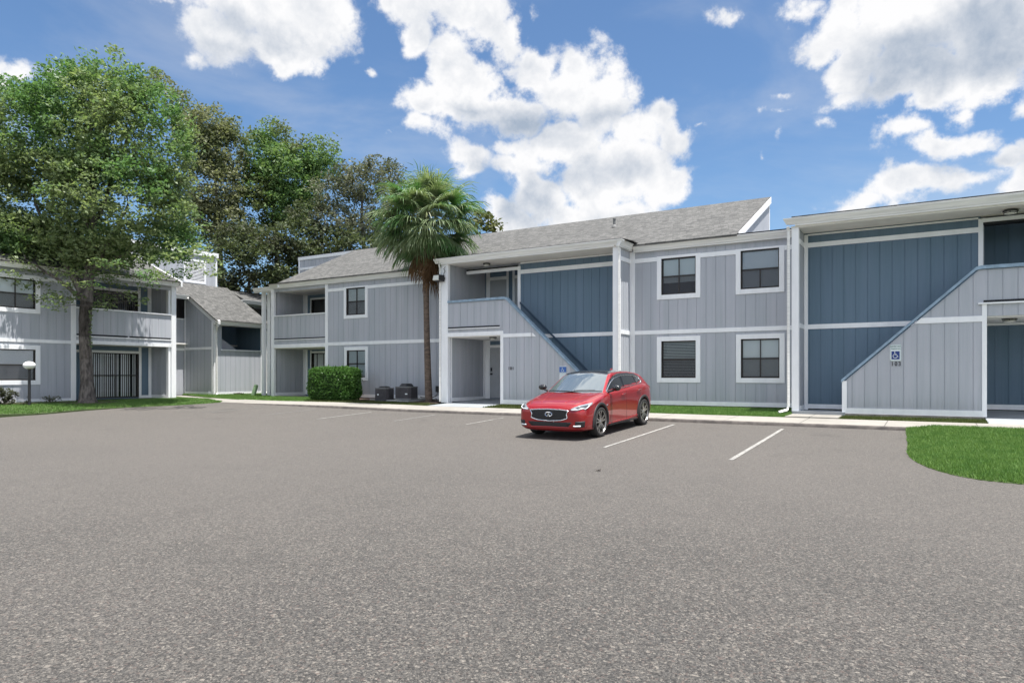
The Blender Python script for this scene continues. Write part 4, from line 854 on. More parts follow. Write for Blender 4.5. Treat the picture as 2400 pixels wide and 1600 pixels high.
mb = MB(); mb.hexa([(-15.96, 20.54, 5.205), (-15.69, 20.54, 5.205), (-15.69, 20.49, 5.225), (-15.96, 20.49, 5.225), (-15.96, 20.57, 5.395), (-15.72, 20.57, 5.395), (-15.72, 20.545, 5.40), (-15.96, 20.545, 5.40)]); mb.build('lens', LENS, fl)
mb = MB(); mb.tube([(-15.68, 20.80, 5.42), (-15.66, 20.80, 5.5), (-15.60, 20.79, 5.56), (-15.67, 20.8, 5.66), (-15.60, 20.80, 5.74)], .012, 5); mb.box(-15.74, -15.64, 20.76, 20.85, 5.25, 5.35); mb.build('cable', BLACK, fl)

# ------------------------------------------------------------------ condensers
UN = simple('dark_condenser_enamel', (.055, .05, .055), .5, var=.2, vscale=6); UN2 = simple('condenser_top_edge', (.17, .17, .17), .5)
def condenser(x, y, z, w, h, rot, label, high=False):
    e = empty('air_conditioner', (x, y, z), label, 'air conditioner', 'air conditioner units by the wall'); e.rotation_euler = (0, 0, rot)
    def P(mbx, nm, mt, **k):
        o = mbx.build(nm, mt, None, **k); o.parent = e; return o
    mb = MB(); c = .08
    pr = [(-w/2 + c, -w/2), (w/2 - c, -w/2), (w/2, -w/2 + c), (w/2, w/2 - c), (w/2 - c, w/2), (-w/2 + c, w/2), (-w/2, w/2 - c), (-w/2, -w/2 + c)]
    for zz in (.04, h - .05): mb.v += [(a, b_, zz) for a, b_ in pr]
    for j in range(8): mb.f.append((j, (j + 1) % 8, 8 + (j + 1) % 8, 8 + j))
    P(mb, 'cabinet', UN)
    mb = MB(); k = .08
    while k < h - .08:
        for (a, b_), (c_, d_) in zip(pr, pr[1:] + pr[:1]):
            n_ = Vector((b_ - d_, c_ - a, 0)).normalized() * -.008
            mb.hexa([(a, b_, k), (c_, d_, k), (c_ + n_.x, d_ + n_.y, k), (a + n_.x, b_ + n_.y, k), (a, b_, k + .014), (c_, d_, k + .014), (c_ + n_.x, d_ + n_.y, k + .008), (a + n_.x, b_ + n_.y, k + .008)])
        k += .032
    P(mb, 'louvre', UN)
    mb = MB(); s_ = 1.03
    for z0, z1 in ((h - .05, h - .01), (.0, .045)):
        n_ = len(mb.v); mb.v += [(a * s_, b_ * s_, z0) for a, b_ in pr] + [(a * s_, b_ * s_, z1) for a, b_ in pr]
        for j in range(8): mb.f.append((n_ + j, n_ + (j + 1) % 8, n_ + 8 + (j + 1) % 8, n_ + 8 + j))
        mb.f.append(tuple(n_ + 8 + j for j in range(8))); mb.f.append(tuple(n_ + j for j in range(8))[::-1])
    P(mb, 'rim', UN2)
    mb = MB(); hh = .10 if high else .045
    mb.lathe([(w * .42, h - .01), (w * .34, h + hh * .7), (w * .30, h + hh), (w * .30, h + hh - .01), (0, h + hh - .02)], (0, 0, 0), 20)
    for j in range(5): r_ = w * (.05 + .05 * j); mb.lathe([(r_, h + hh), (r_ + .008, h + hh), (r_ + .008, h + hh + .008), (r_, h + hh + .008)], (0, 0, 0), 20, ring=True)
    P(mb, 'fan_guard', BLACK)
    mb = MB()
    if high: mb.box(w * .18, w * .33, -w / 2 - .012, -w / 2 - .008, h * .38, h * .47)
    else: mb.lathe([(0, -.004), (.035, -.004), (.035, .004), (0, .004)], (-w * .22, -w / 2 - .012, h * .5), 12, 'y')
    P(mb, 'badge', SIGNW); return e
condenser(-18.93, 21.15, .60, .60, .56, .25, 'smaller dark grey air conditioner unit nearest the hedge')
mb = MB(); mb.box(-18.45, -17.35, 20.72, 21.75, .56, .68); tag(mb.build('equipment_pad', simple('pad_concrete', (.36, .36, .35), .9, var=.2)), 'pale concrete pad under the bigger air conditioner unit', 'concrete pad')
condenser(-17.86, 21.25, .70, .70, .52, .2, 'larger dark grey air conditioner unit on a pad beside the palm trunk', True)
ub = empty('conduit', (-17.0, 22.1, .7), 'black utility box with grey conduit on the wall behind the palm trunk', 'utility box')
mb = MB(); mb.box(-17.02, -16.86, 22.04, 22.17, .98, 1.22); mb.build('box', BLACK, ub)
mb = MB(); mb.tube([(-16.94, 22.08, .99), (-16.96, 22.06, .85), (-17.2, 21.9, .72), (-17.45, 21.6, .78)], .022, 6); mb.tube([(-17.05, 22.1, .72), (-16.8, 21.9, .66), (-16.6, 21.7, .66)], .02, 6); mb.build('pipe', UN2, ub)

# ------------------------------------------------------------------ globe lamp, utility pedestal, debris
gl_ = empty('globe_lamp', (-28.6, 12.5, .45), 'white globe lamp on a short black post in the grass left of the big tree', 'lamp')
mb = MB(); mb.lathe([(.05, -.05), (.045, 1.40), (.07, 1.42), (.09, 1.44), (0, 1.45)], (-28.6, 12.5, .45), 14); mb.build('post', BLACK, gl_)
mb = MB(); mb.lathe([(.06, 1.43)] + [(.205 * math.cos(t), 1.575 + .145 * math.sin(t)) for t in np.linspace(-1.25, 1.5, 12)] + [(0, 1.722)], (-28.6, 12.5, .45), 28); mb.build('globe', simple('opal_globe', (.85, .85, .83), .25), gl_, smooth=True)
pd = empty('utility_pedestal', (-28.9, 22.6, .56), 'leaning pale green utility pedestal on the grass by the far wing', 'utility box')
GRN = simple('pale_green_plastic', (.24, .36, .20), .5, var=.1)
mb = MB(); mb.lathe([(.0, 0), (.09, 0), (.105, .02), (.105, .30), (.10, .58), (.08, .61), (0, .62)], (0, 0, 0), 14)
a = Matrix.Rotation(R(17), 3, Vector((-.52, .85, 0)).normalized()); mb.v = [tuple(a @ Vector(v) + Vector((-28.9, 22.6, .60))) for v in mb.v]; mb.build('shell', GRN, pd, smooth=False)
mb = MB(); mb.lathe([(.08, -.08), (.08, .1), (0, .1)], (-28.9, 22.6, .6), 10); mb.build('base', simple('pale_base', (.4, .45, .38), .7), pd)
for (x, y, lb) in ((-31.3, 23.6, 'small dark clump of dead leaves at the foot of the wing wall'), (-4.65, 10.33, 'small curled dark leaf lying on the open asphalt in front of the car')):
    mb = MB(); z = float(lotz(x, min(y, 18))) if y < 18 else .63
    sc = .05 if y < 18 else .16
    for k in range(2 if y < 18 else 26):
        a = rnd.uniform(0, 6.28); p = Vector((x + (rnd.uniform(-.3, .3) if y > 18 else k * .03), y + (rnd.uniform(-.1, .1) if y > 18 else 0), z + .012)); u = Vector((math.cos(a), math.sin(a), 0)) * sc; v = Vector((-math.sin(a), math.cos(a), 0)) * sc * .5
        mb.quad(p - u + Vector((0, 0, sc * .6)), p - v, p + v); mb.quad(p - v, p + u + Vector((0, 0, sc * .5)), p + v)
    tag(mb.build('fallen_leaf' if y < 18 else 'leaf_debris', simple('dead_leaf', (.05, .04, .035), .9)), lb, 'leaf' if y < 18 else 'debris')

# ------------------------------------------------------------------ vegetation
def leafcloud(cents, rads, n_per, size, asp=.55, flat=.35, drop=0.0):
    """small four-cornered leaves gathered round twig ends"""
    C_ = np.repeat(np.asarray(cents, float), n_per, 0); R_ = np.repeat(np.asarray(rads, float), n_per, 0)
    n = len(C_); d = rng.normal(size=(n, 3)); d /= np.linalg.norm(d, axis=1)[:, None]
    r = rng.uniform(0, 1, n) ** .45
    p = C_ + d * (r * 1)[:, None] * (R_ if R_.ndim == 2 else R_[:, None])
    a = rng.normal(size=(n, 3)); a[:, 2] = a[:, 2] * flat - drop; a /= np.linalg.norm(a, axis=1)[:, None]
    b_ = rng.normal(size=(n, 3)); b_[:, 2] *= flat * 1.3; b_ -= (b_ * a).sum(1)[:, None] * a; b_ /= np.linalg.norm(b_, axis=1)[:, None]
    s = size * rng.uniform(.6, 1.35, n); A = a * s[:, None]; B = b_ * (s * asp)[:, None]
    c = np.cross(a, b_) * (s * .12)[:, None]
    return np.stack([p - A, p - B * .9 + c, p + A, p + B * .9 + c], 1).reshape(-1, 3)
def inell(cen, rad, n, shell=.35):
    d = rng.normal(size=(n, 3)); d /= np.linalg.norm(d, axis=1)[:, None]; r = (shell + (1 - shell) * rng.uniform(0, 1, n)) ** (1 / 2.2)
    return np.asarray(cen) + d * r[:, None] * np.asarray(rad)
def limbs(mb, root, trunk, targets, r0, k=7, wig=.22, mains=()):
    """trunk, main limbs, then twigs that branch off the nearest wood already grown"""
    mb.tube(trunk, r0, k + 3)
    sk = []                                  # (point, radius)
    tk = [Vector(p) for p in trunk]
    for i in range(1, len(tk)):
        for q in (0, .33, .66): sk.append((tk[i - 1].lerp(tk[i], q), r0[i - 1] * (1 - q) + r0[i] * q))
    def grow(s0, t, rr, rend, seg=7, w=wig):
        ln = (t - s0).length; w1 = Vector((rnd.uniform(-1, 1), rnd.uniform(-1, 1), rnd.uniform(.2, 1))) * w * ln * .4; pts = []; rs = []
        for i in range(seg + 1):
            q = i / seg; p = s0.lerp(t, q) + w1 * math.sin(q * math.pi) + Vector((rnd.uniform(-1, 1), rnd.uniform(-1, 1), rnd.uniform(-1, 1))) * ln * .018 * (0 < i < seg)
            pts.append(p); rs.append(rr * (1 - q) + rend * q)
        mb.tube(pts, rs, 6 if rr > .05 else 4, cap=False)
        for i in range(1, seg + 1): sk.append((pts[i], rs[i]))
    for s0, t, rr in mains: grow(Vector(s0), Vector(t), rr, rr * .3, 9, .12)
    lo = min(p[0].z for p in sk) + (max(p[0].z for p in sk) - min(p[0].z for p in sk)) * .22
    A0 = tk[len(tk) // 2]
    ts = sorted((Vector(t) for t in targets), key=lambda t: (t - A0).length)
    for t in ts:
        best = None
        for p, r in sk:
            if p.z < lo: continue
            d = (p - t).length * (1 if p.z < t.z + .2 else 1.6) + (.4 if r < .012 else 0)
            if best is None or d < best[0]: best = (d, p, r)
        ln = (t - best[1]).length; grow(best[1], t, min(best[2] * .7, .02 + ln * .016), .006, 4 if ln < 1.2 else 6)
def pdir(x, y, d):
    v = AX * ((x - 1200) / 1612) + AF + Vector((0, 0, (879.4 - y) / 1612)); return Vector((0, 0, CZ)) + v * d
def treemake(name, label, group, lm, lobes, trunk, tr, dens, leaf, cl_r, nper, bark=BARK, holes=(), ntarget=26, flat=.5, drop=.2, core=None, asp=.55, mains=()):
    root = empty(name, trunk[0], label, 'tree', group)
    cents = []
    for (c, r) in lobes:
        v = 4.19 * r[0] * r[1] * r[2]; n = max(6, int(v * dens)); cents.append(inell(c, r, n))
    cents = np.concatenate(cents)
    for (c, r) in holes:
        cents = cents[(((cents - np.asarray(c)) / np.asarray(r)) ** 2).sum(1) > 1]
    rr = cl_r * rng.uniform(.55, 1.4, (len(cents), 1)) * np.array([[1.15, 1.15, .7]])
    lv = leafcloud(cents, rr, nper, leaf, flat=flat, drop=drop, asp=asp)
    npmesh('crown', lv, 4, lm, root)
    mb = MB(); idx = rng.choice(len(cents), min(ntarget, len(cents)), replace=False)
    limbs(mb, root, trunk, cents[idx], tr, mains=mains); mb.build('trunk', bark, root, smooth=True)
    return root, cents
LF1 = leafmat('maple_leaves', (.20, .275, .125), (.40, .48, .25), (.17, .31, .12), .42, .40, .35)
LF2 = leafmat('olive_leaves', (.22, .24, .145), (.39, .40, .25), (.17, .21, .10), .38, .5, .4)
LF3 = leafmat('green_crown_leaves', (.14, .27, .10), (.30, .43, .18), (.19, .23, .11), .40, .5, .3)
LF4 = leafmat('oak_leaves', (.17, .185, .135), (.32, .33, .24), (.13, .15, .10), .33, .5, .5)
LF5 = leafmat('dark_under_leaves', (.09, .125, .065), (.21, .25, .13), (.095, .105, .065), .33, .5, .6)
LF6 = leafmat('yellow_green_leaves', (.12, .14, .04), (.19, .20, .06), None, .35)
# the big tree by the left building
base = Vector((-28.55, 14.55, .48))
trk = [base + Vector(v) for v in ((0, 0, -.1), (-.02, 0, .25), (-.05, 0, .9), (-.14, 0, 1.8), (-.22, 0, 2.7), (-.24, .02, 3.4), (-.2, .05, 4.1), (-.1, .1, 5.2), (.05, .15, 6.6), (.2, .1, 8.2), (.25, 0, 10.2), (.3, 0, 12.2))]
trr = [.46, .31, .24, .22, .215, .23, .22, .19, .16, .12, .08, .03]
d0 = 27.4
def lobe(x, y, dx, dy, d=d0, dd=None): 
    q = d / 1612; c = pdir(x, y, d); return (tuple(c), (dx * q, (dd if dd else dx * .8) * q, dy * q))
TL = [lobe(20, 560, 120, 70), lobe(120, 600, 130, 45), lobe(250, 590, 120, 45), lobe(60, 330, 150, 130), lobe(200, 300, 170, 150), lobe(330, 330, 130, 150), lobe(100, 470, 170, 120), lobe(260, 480, 190, 130), lobe(400, 500, 75, 110), lobe(250, 210, 110, 80), lobe(150, 240, 110, 70), lobe(340, 250, 60, 70), lobe(40, 250, 70, 60), lobe(-60, 420, 130, 170), lobe(410, 400, 60, 110), lobe(60, 560, 120, 60), lobe(350, 570, 120, 45), lobe(180, 580, 110, 50), lobe(270, 145, 26, 36), lobe(210, 150, 24, 40), lobe(345, 185, 26, 34), lobe(135, 180, 18, 30), lobe(30, 205, 24, 26)]
t1, cents1 = treemake('shade_tree', 'big leafy green tree with a thick grey trunk in front of the left building', 'trees around the buildings', LF1, TL, trk, trr, 6.0, .080, .38, 33, ntarget=170, flat=.6, holes=[((-28.7, 12.3, 9), (.8, .75, 5)), ((-28.6, 16.6, 9), (.75, .6, 5)), ((-28.6, 18.2, 9), (.8, .8, 5)), ((-28.8, 14.0, 9.5), (.6, .35, 3.5)), ((-28.5, 10.9, 9), (.7, .4, 5))], mains=[(trk[6], pdir(120, 560, 26.8), .15), (trk[6], pdir(80, 450, 27.5), .13), (trk[7], pdir(300, 480, 27), .14), (trk[7], pdir(370, 560, 28), .12), (trk[8], pdir(120, 330, 26.5), .11), (trk[8], pdir(310, 300, 28), .11), (trk[9], pdir(200, 220, 27.5), .08), (trk[6], pdir(60, 610, 26.2), .10)])
# low outer sprays hanging over the facade
sp_ = []
for (x, y) in ((15, 640), (45, 655), (80, 640), (100, 665), (120, 690), (90, 700), (130, 720), (70, 625), (30, 610), (150, 640), (110, 625), (60, 670), (150, 700), (135, 700), (175, 690), (160, 665), (175, 640), (225, 640), (250, 650), (275, 665), (300, 690), (235, 690), (255, 700), (285, 640), (315, 650), (340, 640), (360, 655), (375, 640), (400, 650), (420, 640), (310, 620), (340, 605), (370, 610), (400, 600), (430, 610), (455, 620), (475, 600), (440, 590), (470, 580), (415, 575), (460, 560), (225, 720), (245, 715), (215, 670), (230, 615), (270, 620), (200, 640), (190, 610), (385, 590), (345, 670), (360, 645), (50, 600), (10, 590), (495, 612), (500, 640), (430, 640), (325, 705)):
    sp_.append(tuple(pdir(x, y, 26.9 + rnd.uniform(-1.6, .8) if x < 180 else 27.2 + rnd.uniform(-2.5, 2.0))))
npmesh('low_sprays', leafcloud(sp_, np.full((len(sp_), 3), 1.0) * np.array([.48, .48, .22]), 60, .072, drop=.2), 4, LF1, t1)
mb = MB(); limbs(mb, t1, trk[3:8], sp_[::2], trr[3:8], wig=.15); mb.build('branch', BARK, t1, smooth=True)
mb = MB(); p0 = base + Vector((.42, -.1, 3.7)); vp = [p0 + Vector((.02 * math.sin(i), .0, -i * .17)) for i in range(9)]
mb.tube(vp, .008, 4); mb.build('hanging_twig', BARK, t1)
npmesh('hanging_leaves', leafcloud([tuple(v) for v in vp], np.full((9, 3), .08), 9, .055, drop=.8), 4, LF1, t1)
# trees beyond the roofs
def far(name, label, lm, specs, tx, ty0, d, dens=5.8, leaf=.112, cl=.55, nper=32, tr0=.34, holes=(), nt_=80):
    lob = [lobe(x, y, a, b_, d, c_) for (x, y, a, b_, c_) in specs]
    top = sorted(s_[1] for s_ in specs)[len(specs) // 2] - 20; x0 = pdir(tx, 879, d); b_ = Vector((x0.x, x0.y, .36)); tp = pdir(tx + 12, top, d)
    tk = [b_.lerp(tp, q) + Vector((math.sin(q * 5) * .5, 0, 0)) for q in (0, .12, .25, .4, .55, .7, .85, 1)]
    return treemake(name, label, 'trees around the buildings', lm, lob, tk, [tr0 * (1 - .85 * q) for q in (0, .12, .25, .4, .55, .7, .85, 1)], dens, leaf, cl, nper, holes=[lobe(*h) for h in holes], ntarget=nt_, flat=.7)
far('tall_tree', 'tall olive-brown tree rising just right of the big green tree, behind the louvred roof box', LF2, [(500, 300, 52, 48, 60), (470, 350, 60, 70, 70), (530, 360, 36, 70, 60), (500, 440, 70, 70, 80), (440, 290, 28, 32, 50), (465, 520, 55, 60, 70), (420, 240, 34, 36, 40), (385, 200, 30, 26, 40), (525, 520, 45, 60, 60)], 505, 0, 45, holes=((440, 380, 22, 55, 45, 90), (455, 460, 16, 30, 45, 90)))
far('tall_tree', 'bright green tree between the olive-brown tree and the dark oak, behind the far roofs', LF3, [(610, 370, 50, 60, 60), (640, 320, 36, 36, 50), (680, 400, 70, 60, 80), (610, 450, 50, 50, 60), (660, 480, 70, 50, 80), (720, 370, 40, 40, 50), (590, 540, 40, 50, 60), (700, 450, 60, 60, 60), (768, 350, 26, 22, 40), (755, 390, 36, 34, 50)], 640, 0, 47, holes=((590, 500, 22, 22, 47, 100), (735, 500, 14, 24, 47, 90)))
far('tall_tree', 'dark grey-green oak with sky showing through its limbs, just left of the palm', LF4, [(800, 460, 60, 50, 70), (850, 430, 50, 50, 70), (885, 390, 34, 24, 40), (905, 430, 40, 60, 60), (780, 530, 60, 50, 70), (860, 530, 70, 40, 80), (910, 520, 60, 60, 60), (830, 405, 24, 26, 40), (760, 460, 30, 40, 50), (960, 500, 40, 40, 50)], 850, 0, 44, dens=5.2, leaf=.095, cl=.5, nper=30, holes=((850, 490, 30, 20, 44, 110), (790, 490, 16, 18, 44, 90), (905, 480, 14, 18, 44, 80)), nt_=130)
far('dense_tree', 'dense dark bushy tree low behind the left building wing', LF5, [(540, 620, 60, 60, 60), (620, 600, 70, 70, 70), (560, 560, 50, 50, 50), (520, 660, 50, 30, 50), (640, 650, 60, 30, 50), (590, 665, 60, 25, 50)], 585, 0, 42, dens=4.2, leaf=.11, nper=32)
far('dense_tree', 'dense dark tree low behind the middle roof, below the bright green tree', LF5, [(700, 560, 70, 60, 70), (740, 610, 70, 45, 70), (680, 620, 60, 50, 60), (800, 570, 60, 40, 60), (850, 580, 60, 30, 60), (720, 500, 40, 40, 50)], 730, 0, 43, dens=4.2, leaf=.11, nper=32)
far('small_tree', 'top of a small yellow-green tree peeping over the roof right of the palm', LF6, [(1130, 515, 26, 22, 26), (1155, 530, 18, 12, 20), (1100, 510, 36, 34, 30), (1110, 545, 40, 20, 30)], 1120, 0, 46, dens=.8, leaf=.15, cl=.5)

# palm
pr_ = empty('palm_tree', (-16.72, 21.2, .6), 'tall fan palm with a slim brown trunk beside the white post', 'tree')
mb = MB(); trunk = [(-16.70, 21.2, .4), (-16.70, 21.2, .75), (-16.74, 21.2, 1.6), (-16.79, 21.2, 3.0), (-16.82, 21.2, 4.4), (-16.84, 21.2, 5.4), (-16.84, 21.2, 6.4), (-16.83, 21.2, 7.6)]
mb.tube(trunk, [.18, .15, .135, .12, .115, .125, .125, .10], 14); mb.build('trunk', PALMB, pr_, smooth=True)
FR1 = leafmat('palm_fronds', (.16, .23, .10), (.42, .50, .30), (.12, .26, .09), .3, .42, .8); FR2 = leafmat('dead_palm_fronds', (.16, .085, .045), (.26, .16, .09), None, .2, .8)
FR3 = leafmat('palm_bloom', (.36, .37, .22), (.52, .50, .33), None, .3, .8)
crown = Vector((-16.80, 21.2, 8.12))
def frond(out_, az, el, stem, blade, dead=False, nseg=40):
    d = Vector((math.cos(az) * math.cos(el), math.sin(az) * math.cos(el), math.sin(el)))
    g_ = -.42 if not dead else -.2
    p = crown + Vector((0, 0, rnd.uniform(-.35, .15))) ; hub = p + d * stem + Vector((0, 0, g_ * stem * .45))
    side = d.cross(Vector((0, 0, 1))); side = side.normalized() if side.length > .1 else Vector((1, 0, 0)); up = side.cross(d).normalized()
    stems.append((p, hub))
    for i in range(nseg):
        t = (i / (nseg - 1) - .5) * 2; an = t * R(118)
        dir_ = (d * math.cos(an) + side * math.sin(an) + up * (.18 - .25 * abs(t))).normalized()
        ln = blade * (1 - .30 * abs(t) ** 2) * rnd.uniform(.85, 1.1); w = .024
        pts = []; q = hub.copy(); v = dir_.copy(); sag = rnd.uniform(.34, .62) * (1.6 if dead else 1)
        for k in range(5):
            pts.append(q.copy()); v = (v + Vector((0, 0, -sag * k * .42))).normalized(); q = q + v * (ln / 4)
        nrm = v.cross(Vector((rnd.uniform(-1, 1), rnd.uniform(-1, 1), 1))).normalized()
        for k in range(4):
            w0 = w * (1 - .1 * k) if k < 3 else w * .7; w1 = w * (.9 - .1 * k) if k < 3 else .001
            a, c = pts[k], pts[k + 1]; s0 = (side * math.cos(an) - d * math.sin(an)) if k < 2 else nrm
            out_.append([a - s0 * w0, a + s0 * w0, c + s0 * w1, c - s0 * w1])
stems = []; live = []; dead = []
nf = 92
for i in range(nf):
    q = i / (nf - 1); el = R(80) - R(138) * q ** .72 + R(rnd.uniform(-7, 7)); az = i * 2.39996 + rnd.uniform(-.2, .2)
    frond(live, az, el, rnd.uniform(1.05, 1.5) * (.66 if q < .15 else 1), rnd.uniform(1.05, 1.35))
for i in range(7): frond(dead, i * 2.39996 + 1, R(-74) + R(rnd.uniform(-8, 8)), 1.75, .95, True, 24)
for i in range(4): frond(dead, -.5 + i * .25, R(-84), 2.2, .9, True, 18)
npmesh('frond', np.array(live).reshape(-1, 3), 4, FR1, pr_); npmesh('dead_frond', np.array(dead).reshape(-1, 3), 4, FR2, pr_)
mb = MB()
for p, h in stems: mb.tube([p, p.lerp(h, .5) + Vector((0, 0, .05)), h], [.02, .014, .01], 4)
mb.build('frond_stem', simple('frond_stem_green', (.16, .19, .08), .5), pr_)
bl = []
for (o_, r_) in (((-.25, -.75, .35), (.30, .22, .26)), ((.0, -.7, .1), (.22, .16, .3)), ((.75, -.6, .15), (.22, .18, .26)), ((-.1, -.6, .5), (.35, .2, .14))):
    bl.append(leafcloud([tuple(crown + Vector(o_))], [r_], 1500, .03, asp=.16, flat=1))
npmesh('flower_stalk', np.concatenate(bl), 4, FR3, pr_)

# clipped hedge
hd = empty('hedge', (-21.3, 20.75, .58), 'clipped green box hedge in front of the lower window', 'hedge')
HL_ = leafmat('hedge_leaves', (.05, .14, .025), (.17, .33, .09), None, .25, .25)
def rbox(n, c, h, r, e=.03):
    """points on a box with well rounded corners"""
    p = rng.uniform(-1, 1, (n, 3)); ax = rng.choice(3, n, p=[.3, .3, .4]); sg = rng.choice([-1., 1.], n); p[np.arange(n), ax] = sg
    p = p * np.array(h); inn = np.array(h) - r; q = np.clip(p, -inn, inn); d = p - q; l = np.linalg.norm(d, axis=1); l[l == 0] = 1; p = q + d / l[:, None] * r
    bump = .03 * np.sin(p[:, 0] * 7) * np.cos(p[:, 2] * 6 + p[:, 1] * 5)
    return np.array(c) + p * (1 + bump[:, None]) - d / l[:, None] * np.abs(rng.normal(0, e, n))[:, None]
hc = (-21.3, 20.72, 1.30)
npmesh('foliage', leafcloud(rbox(9000, hc, (1.12, .60, .68), .34), np.abs(rng.normal(.04, .035, (9000, 1))), 3, .035, asp=.6, flat=1), 4, HL_, hd)
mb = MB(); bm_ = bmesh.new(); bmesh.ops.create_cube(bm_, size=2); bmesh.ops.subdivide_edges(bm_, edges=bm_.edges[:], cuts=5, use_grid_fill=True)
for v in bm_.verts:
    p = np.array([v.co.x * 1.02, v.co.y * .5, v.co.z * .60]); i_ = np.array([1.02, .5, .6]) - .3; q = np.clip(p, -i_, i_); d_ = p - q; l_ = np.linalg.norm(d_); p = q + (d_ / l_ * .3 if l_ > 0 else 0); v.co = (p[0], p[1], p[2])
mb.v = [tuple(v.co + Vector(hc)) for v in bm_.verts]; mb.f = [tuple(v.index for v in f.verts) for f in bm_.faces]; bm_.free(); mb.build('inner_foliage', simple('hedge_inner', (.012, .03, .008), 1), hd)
def shrub(c, r, n, sz, mat, label, name='shrub', k=30, stems_=6):
    e = empty(name, (c[0], c[1], c[2] - r[2]), label, 'shrub'); ce = inell(c, r, n, .1)
    npmesh('foliage', leafcloud(ce, np.full((n, 1), .09), k, sz, drop=.1), 4, mat, e); mb = MB()
    for q in ce[:stems_]: mb.tube([(c[0], c[1], c[2] - r[2] - .05), tuple(Vector((c[0], c[1], c[2] - r[2])).lerp(Vector(q), .5)), tuple(q)], [.012, .01, .006], 4)
    mb.build('stem', BARK, e)
shrub((-29.35, 11.85, .86), (.40, .55, .36), 60, .045, LF5, 'dark green bush against the wall at the far left edge')
shrub((-29.4, 13.65, .72), (.15, .40, .17), 22, .04, LF4, 'low sparse twiggy plant between the globe lamp and the big tree', k=10)
shrub((-29.45, 12.85, .72), (.08, .12, .2), 8, .05, LF5, 'tiny spiky plant just behind the globe lamp', k=8)
mb = MB()
for k in range(140):
    x, y = rnd.uniform(-19.9, -19.25), rnd.uniform(21.3, 22.1); mb.lathe([(0, 0), (.04, .01), (.03, .04), (0, .05)], (x, y, .63), 5)
tag(mb.build('white_stones', simple('white_stone', (.38, .37, .34), .9)), 'scatter of white stones on the ground between the hedge and the air conditioner', 'stones', kind='stuff')
# ------------------------------------------------------------------ THE CAR (local frame: +x forward, +y its left, z up)
m, b = newmat('red_car_paint'); b.inputs['Base Color'].default_value = (.34, .008, .012, 1); b.inputs['Metallic'].default_value = .4; b.inputs['Roughness'].default_value = .3
b.inputs['Coat Weight'].default_value = 1; b.inputs['Coat Roughness'].default_value = .02; RED = m
CG = simple('car_dark_glass', (.012, .014, .016), .03, spec=.9, coat=.6); WS = simple('car_windscreen', (.12, .15, .17), .015, spec=1.0, coat=1.0, metal=.3); PB = simple('gloss_black', (.008, .008, .009), .12, coat=.7)
MBK = simple('matt_black_plastic', (.022, .022, .024), .55); TYRE = simple('tyre_rubber', (.022, .021, .021), .85); CHR = simple('chrome', (.80, .80, .82), .10, metal=1); RIM = simple('wheel_alloy', (.42, .41, .40), .25, metal=.9); RIMD = simple('wheel_dark', (.05, .045, .042), .4, metal=.5)
HLT = simple('headlamp_lens', (.27, .29, .31), .06, spec=.9, coat=1); HLD = simple('headlamp_inner', (.06, .065, .07), .15, coat=1); HLW = simple('headlamp_white', (.9, .92, .95), .2); PLT = simple('tail_lamp_red', (.30, .01, .01), .12, coat=1)
yf, yr, cx_ = 14.42, 17.04, -7.235
zf_, zr_ = float(lotz(cx_, yf)), float(lotz(cx_, yr))
car = empty('parked_car', (cx_, (yf + yr) / 2, (zf_ + zr_) / 2 + .003), 'shiny red hatchback with a black roof parked nose-out in the stall', 'car')
car.rotation_euler = (0, math.atan2(zr_ - zf_, yr - yf), R(-91.0))
def cp(mb, nm, mt, parent=None, **k):
    o = mb.build(nm, mt, None, **k); o.parent = parent or car; return o
ST_ = [(2.235, .36,.42, .42,.55, .50,.60, .60,.58, .66,.46, .675), (2.20, .22,.58, .29,.72, .48,.775, .64,.74, .715,.58, .735), (2.10, .17,.70, .25,.83, .46,.865, .69,.835, .775,.66, .795), (1.88, .15,.72, .22,.875, .45,.90, .755,.885, .84,.69, .865),
      (1.55, .15,.72, .22,.885, .45,.908, .83,.895, .90,.72, .925), (1.20, .15,.72, .22,.88, .45,.90, .89,.89, .955,.75, .98), (.90, .15,.72, .22,.87, .45,.885, .925,.885, .985,.77, 1.0), (.40, .15,.72, .21,.86, .42,.865, .95,.88, 1.01,.78, 1.02), (-.30, .15,.72, .21,.86, .42,.862, .975,.88, 1.035,.78, 1.045),
      (-.90, .15,.72, .21,.865, .44,.875, 1.0,.888, 1.06,.78, 1.07), (-1.37, .15,.72, .22,.885, .48,.905, 1.02,.90, 1.085,.76, 1.095), (-1.80, .18,.70, .25,.87, .52,.895, 1.02,.865, 1.085,.70, 1.095), (-2.05, .22,.64, .30,.80, .56,.84, .97,.80, 1.04,.64, 1.055), (-2.18, .30,.52, .38,.68, .58,.74, .87,.70, .93,.56, .95), (-2.215, .42,.36, .46,.50, .60,.60, .78,.58, .82,.44, .83)]
ST = [(s[0] * .975,) + tuple(v * (.975 if i in (1, 3, 5, 7, 9) else 1) for i, v in enumerate(s[1:])) for s in ST_]
mb = MB(); rings = []
for s in ST:
    x, zb, wb, zs, ws, zc, wc, zh, wh, zt, wt, zm = s
    half = [(0, zb), (wb, zb), (ws, zs), (wc, zc), (wh, zh), (wt, zt), (wt * .5, zt * .3 + zm * .7), (0, zm)]
    ring = [(x, y, z) for y, z in half] + [(x, -y, z) for y, z in half[1:-1]][::-1]
    rings.append(len(mb.v)); mb.v += ring
k = 14
for a, c in zip(rings, rings[1:]):
    for j in range(k): mb.f.append((a + j, c + j, c + (j + 1) % k, a + (j + 1) % k))
mb.f.append(tuple(rings[0] + j for j in range(k))); mb.f.append(tuple(rings[-1] + j for j in range(k))[::-1])
bo = mb.build('body', RED, None)
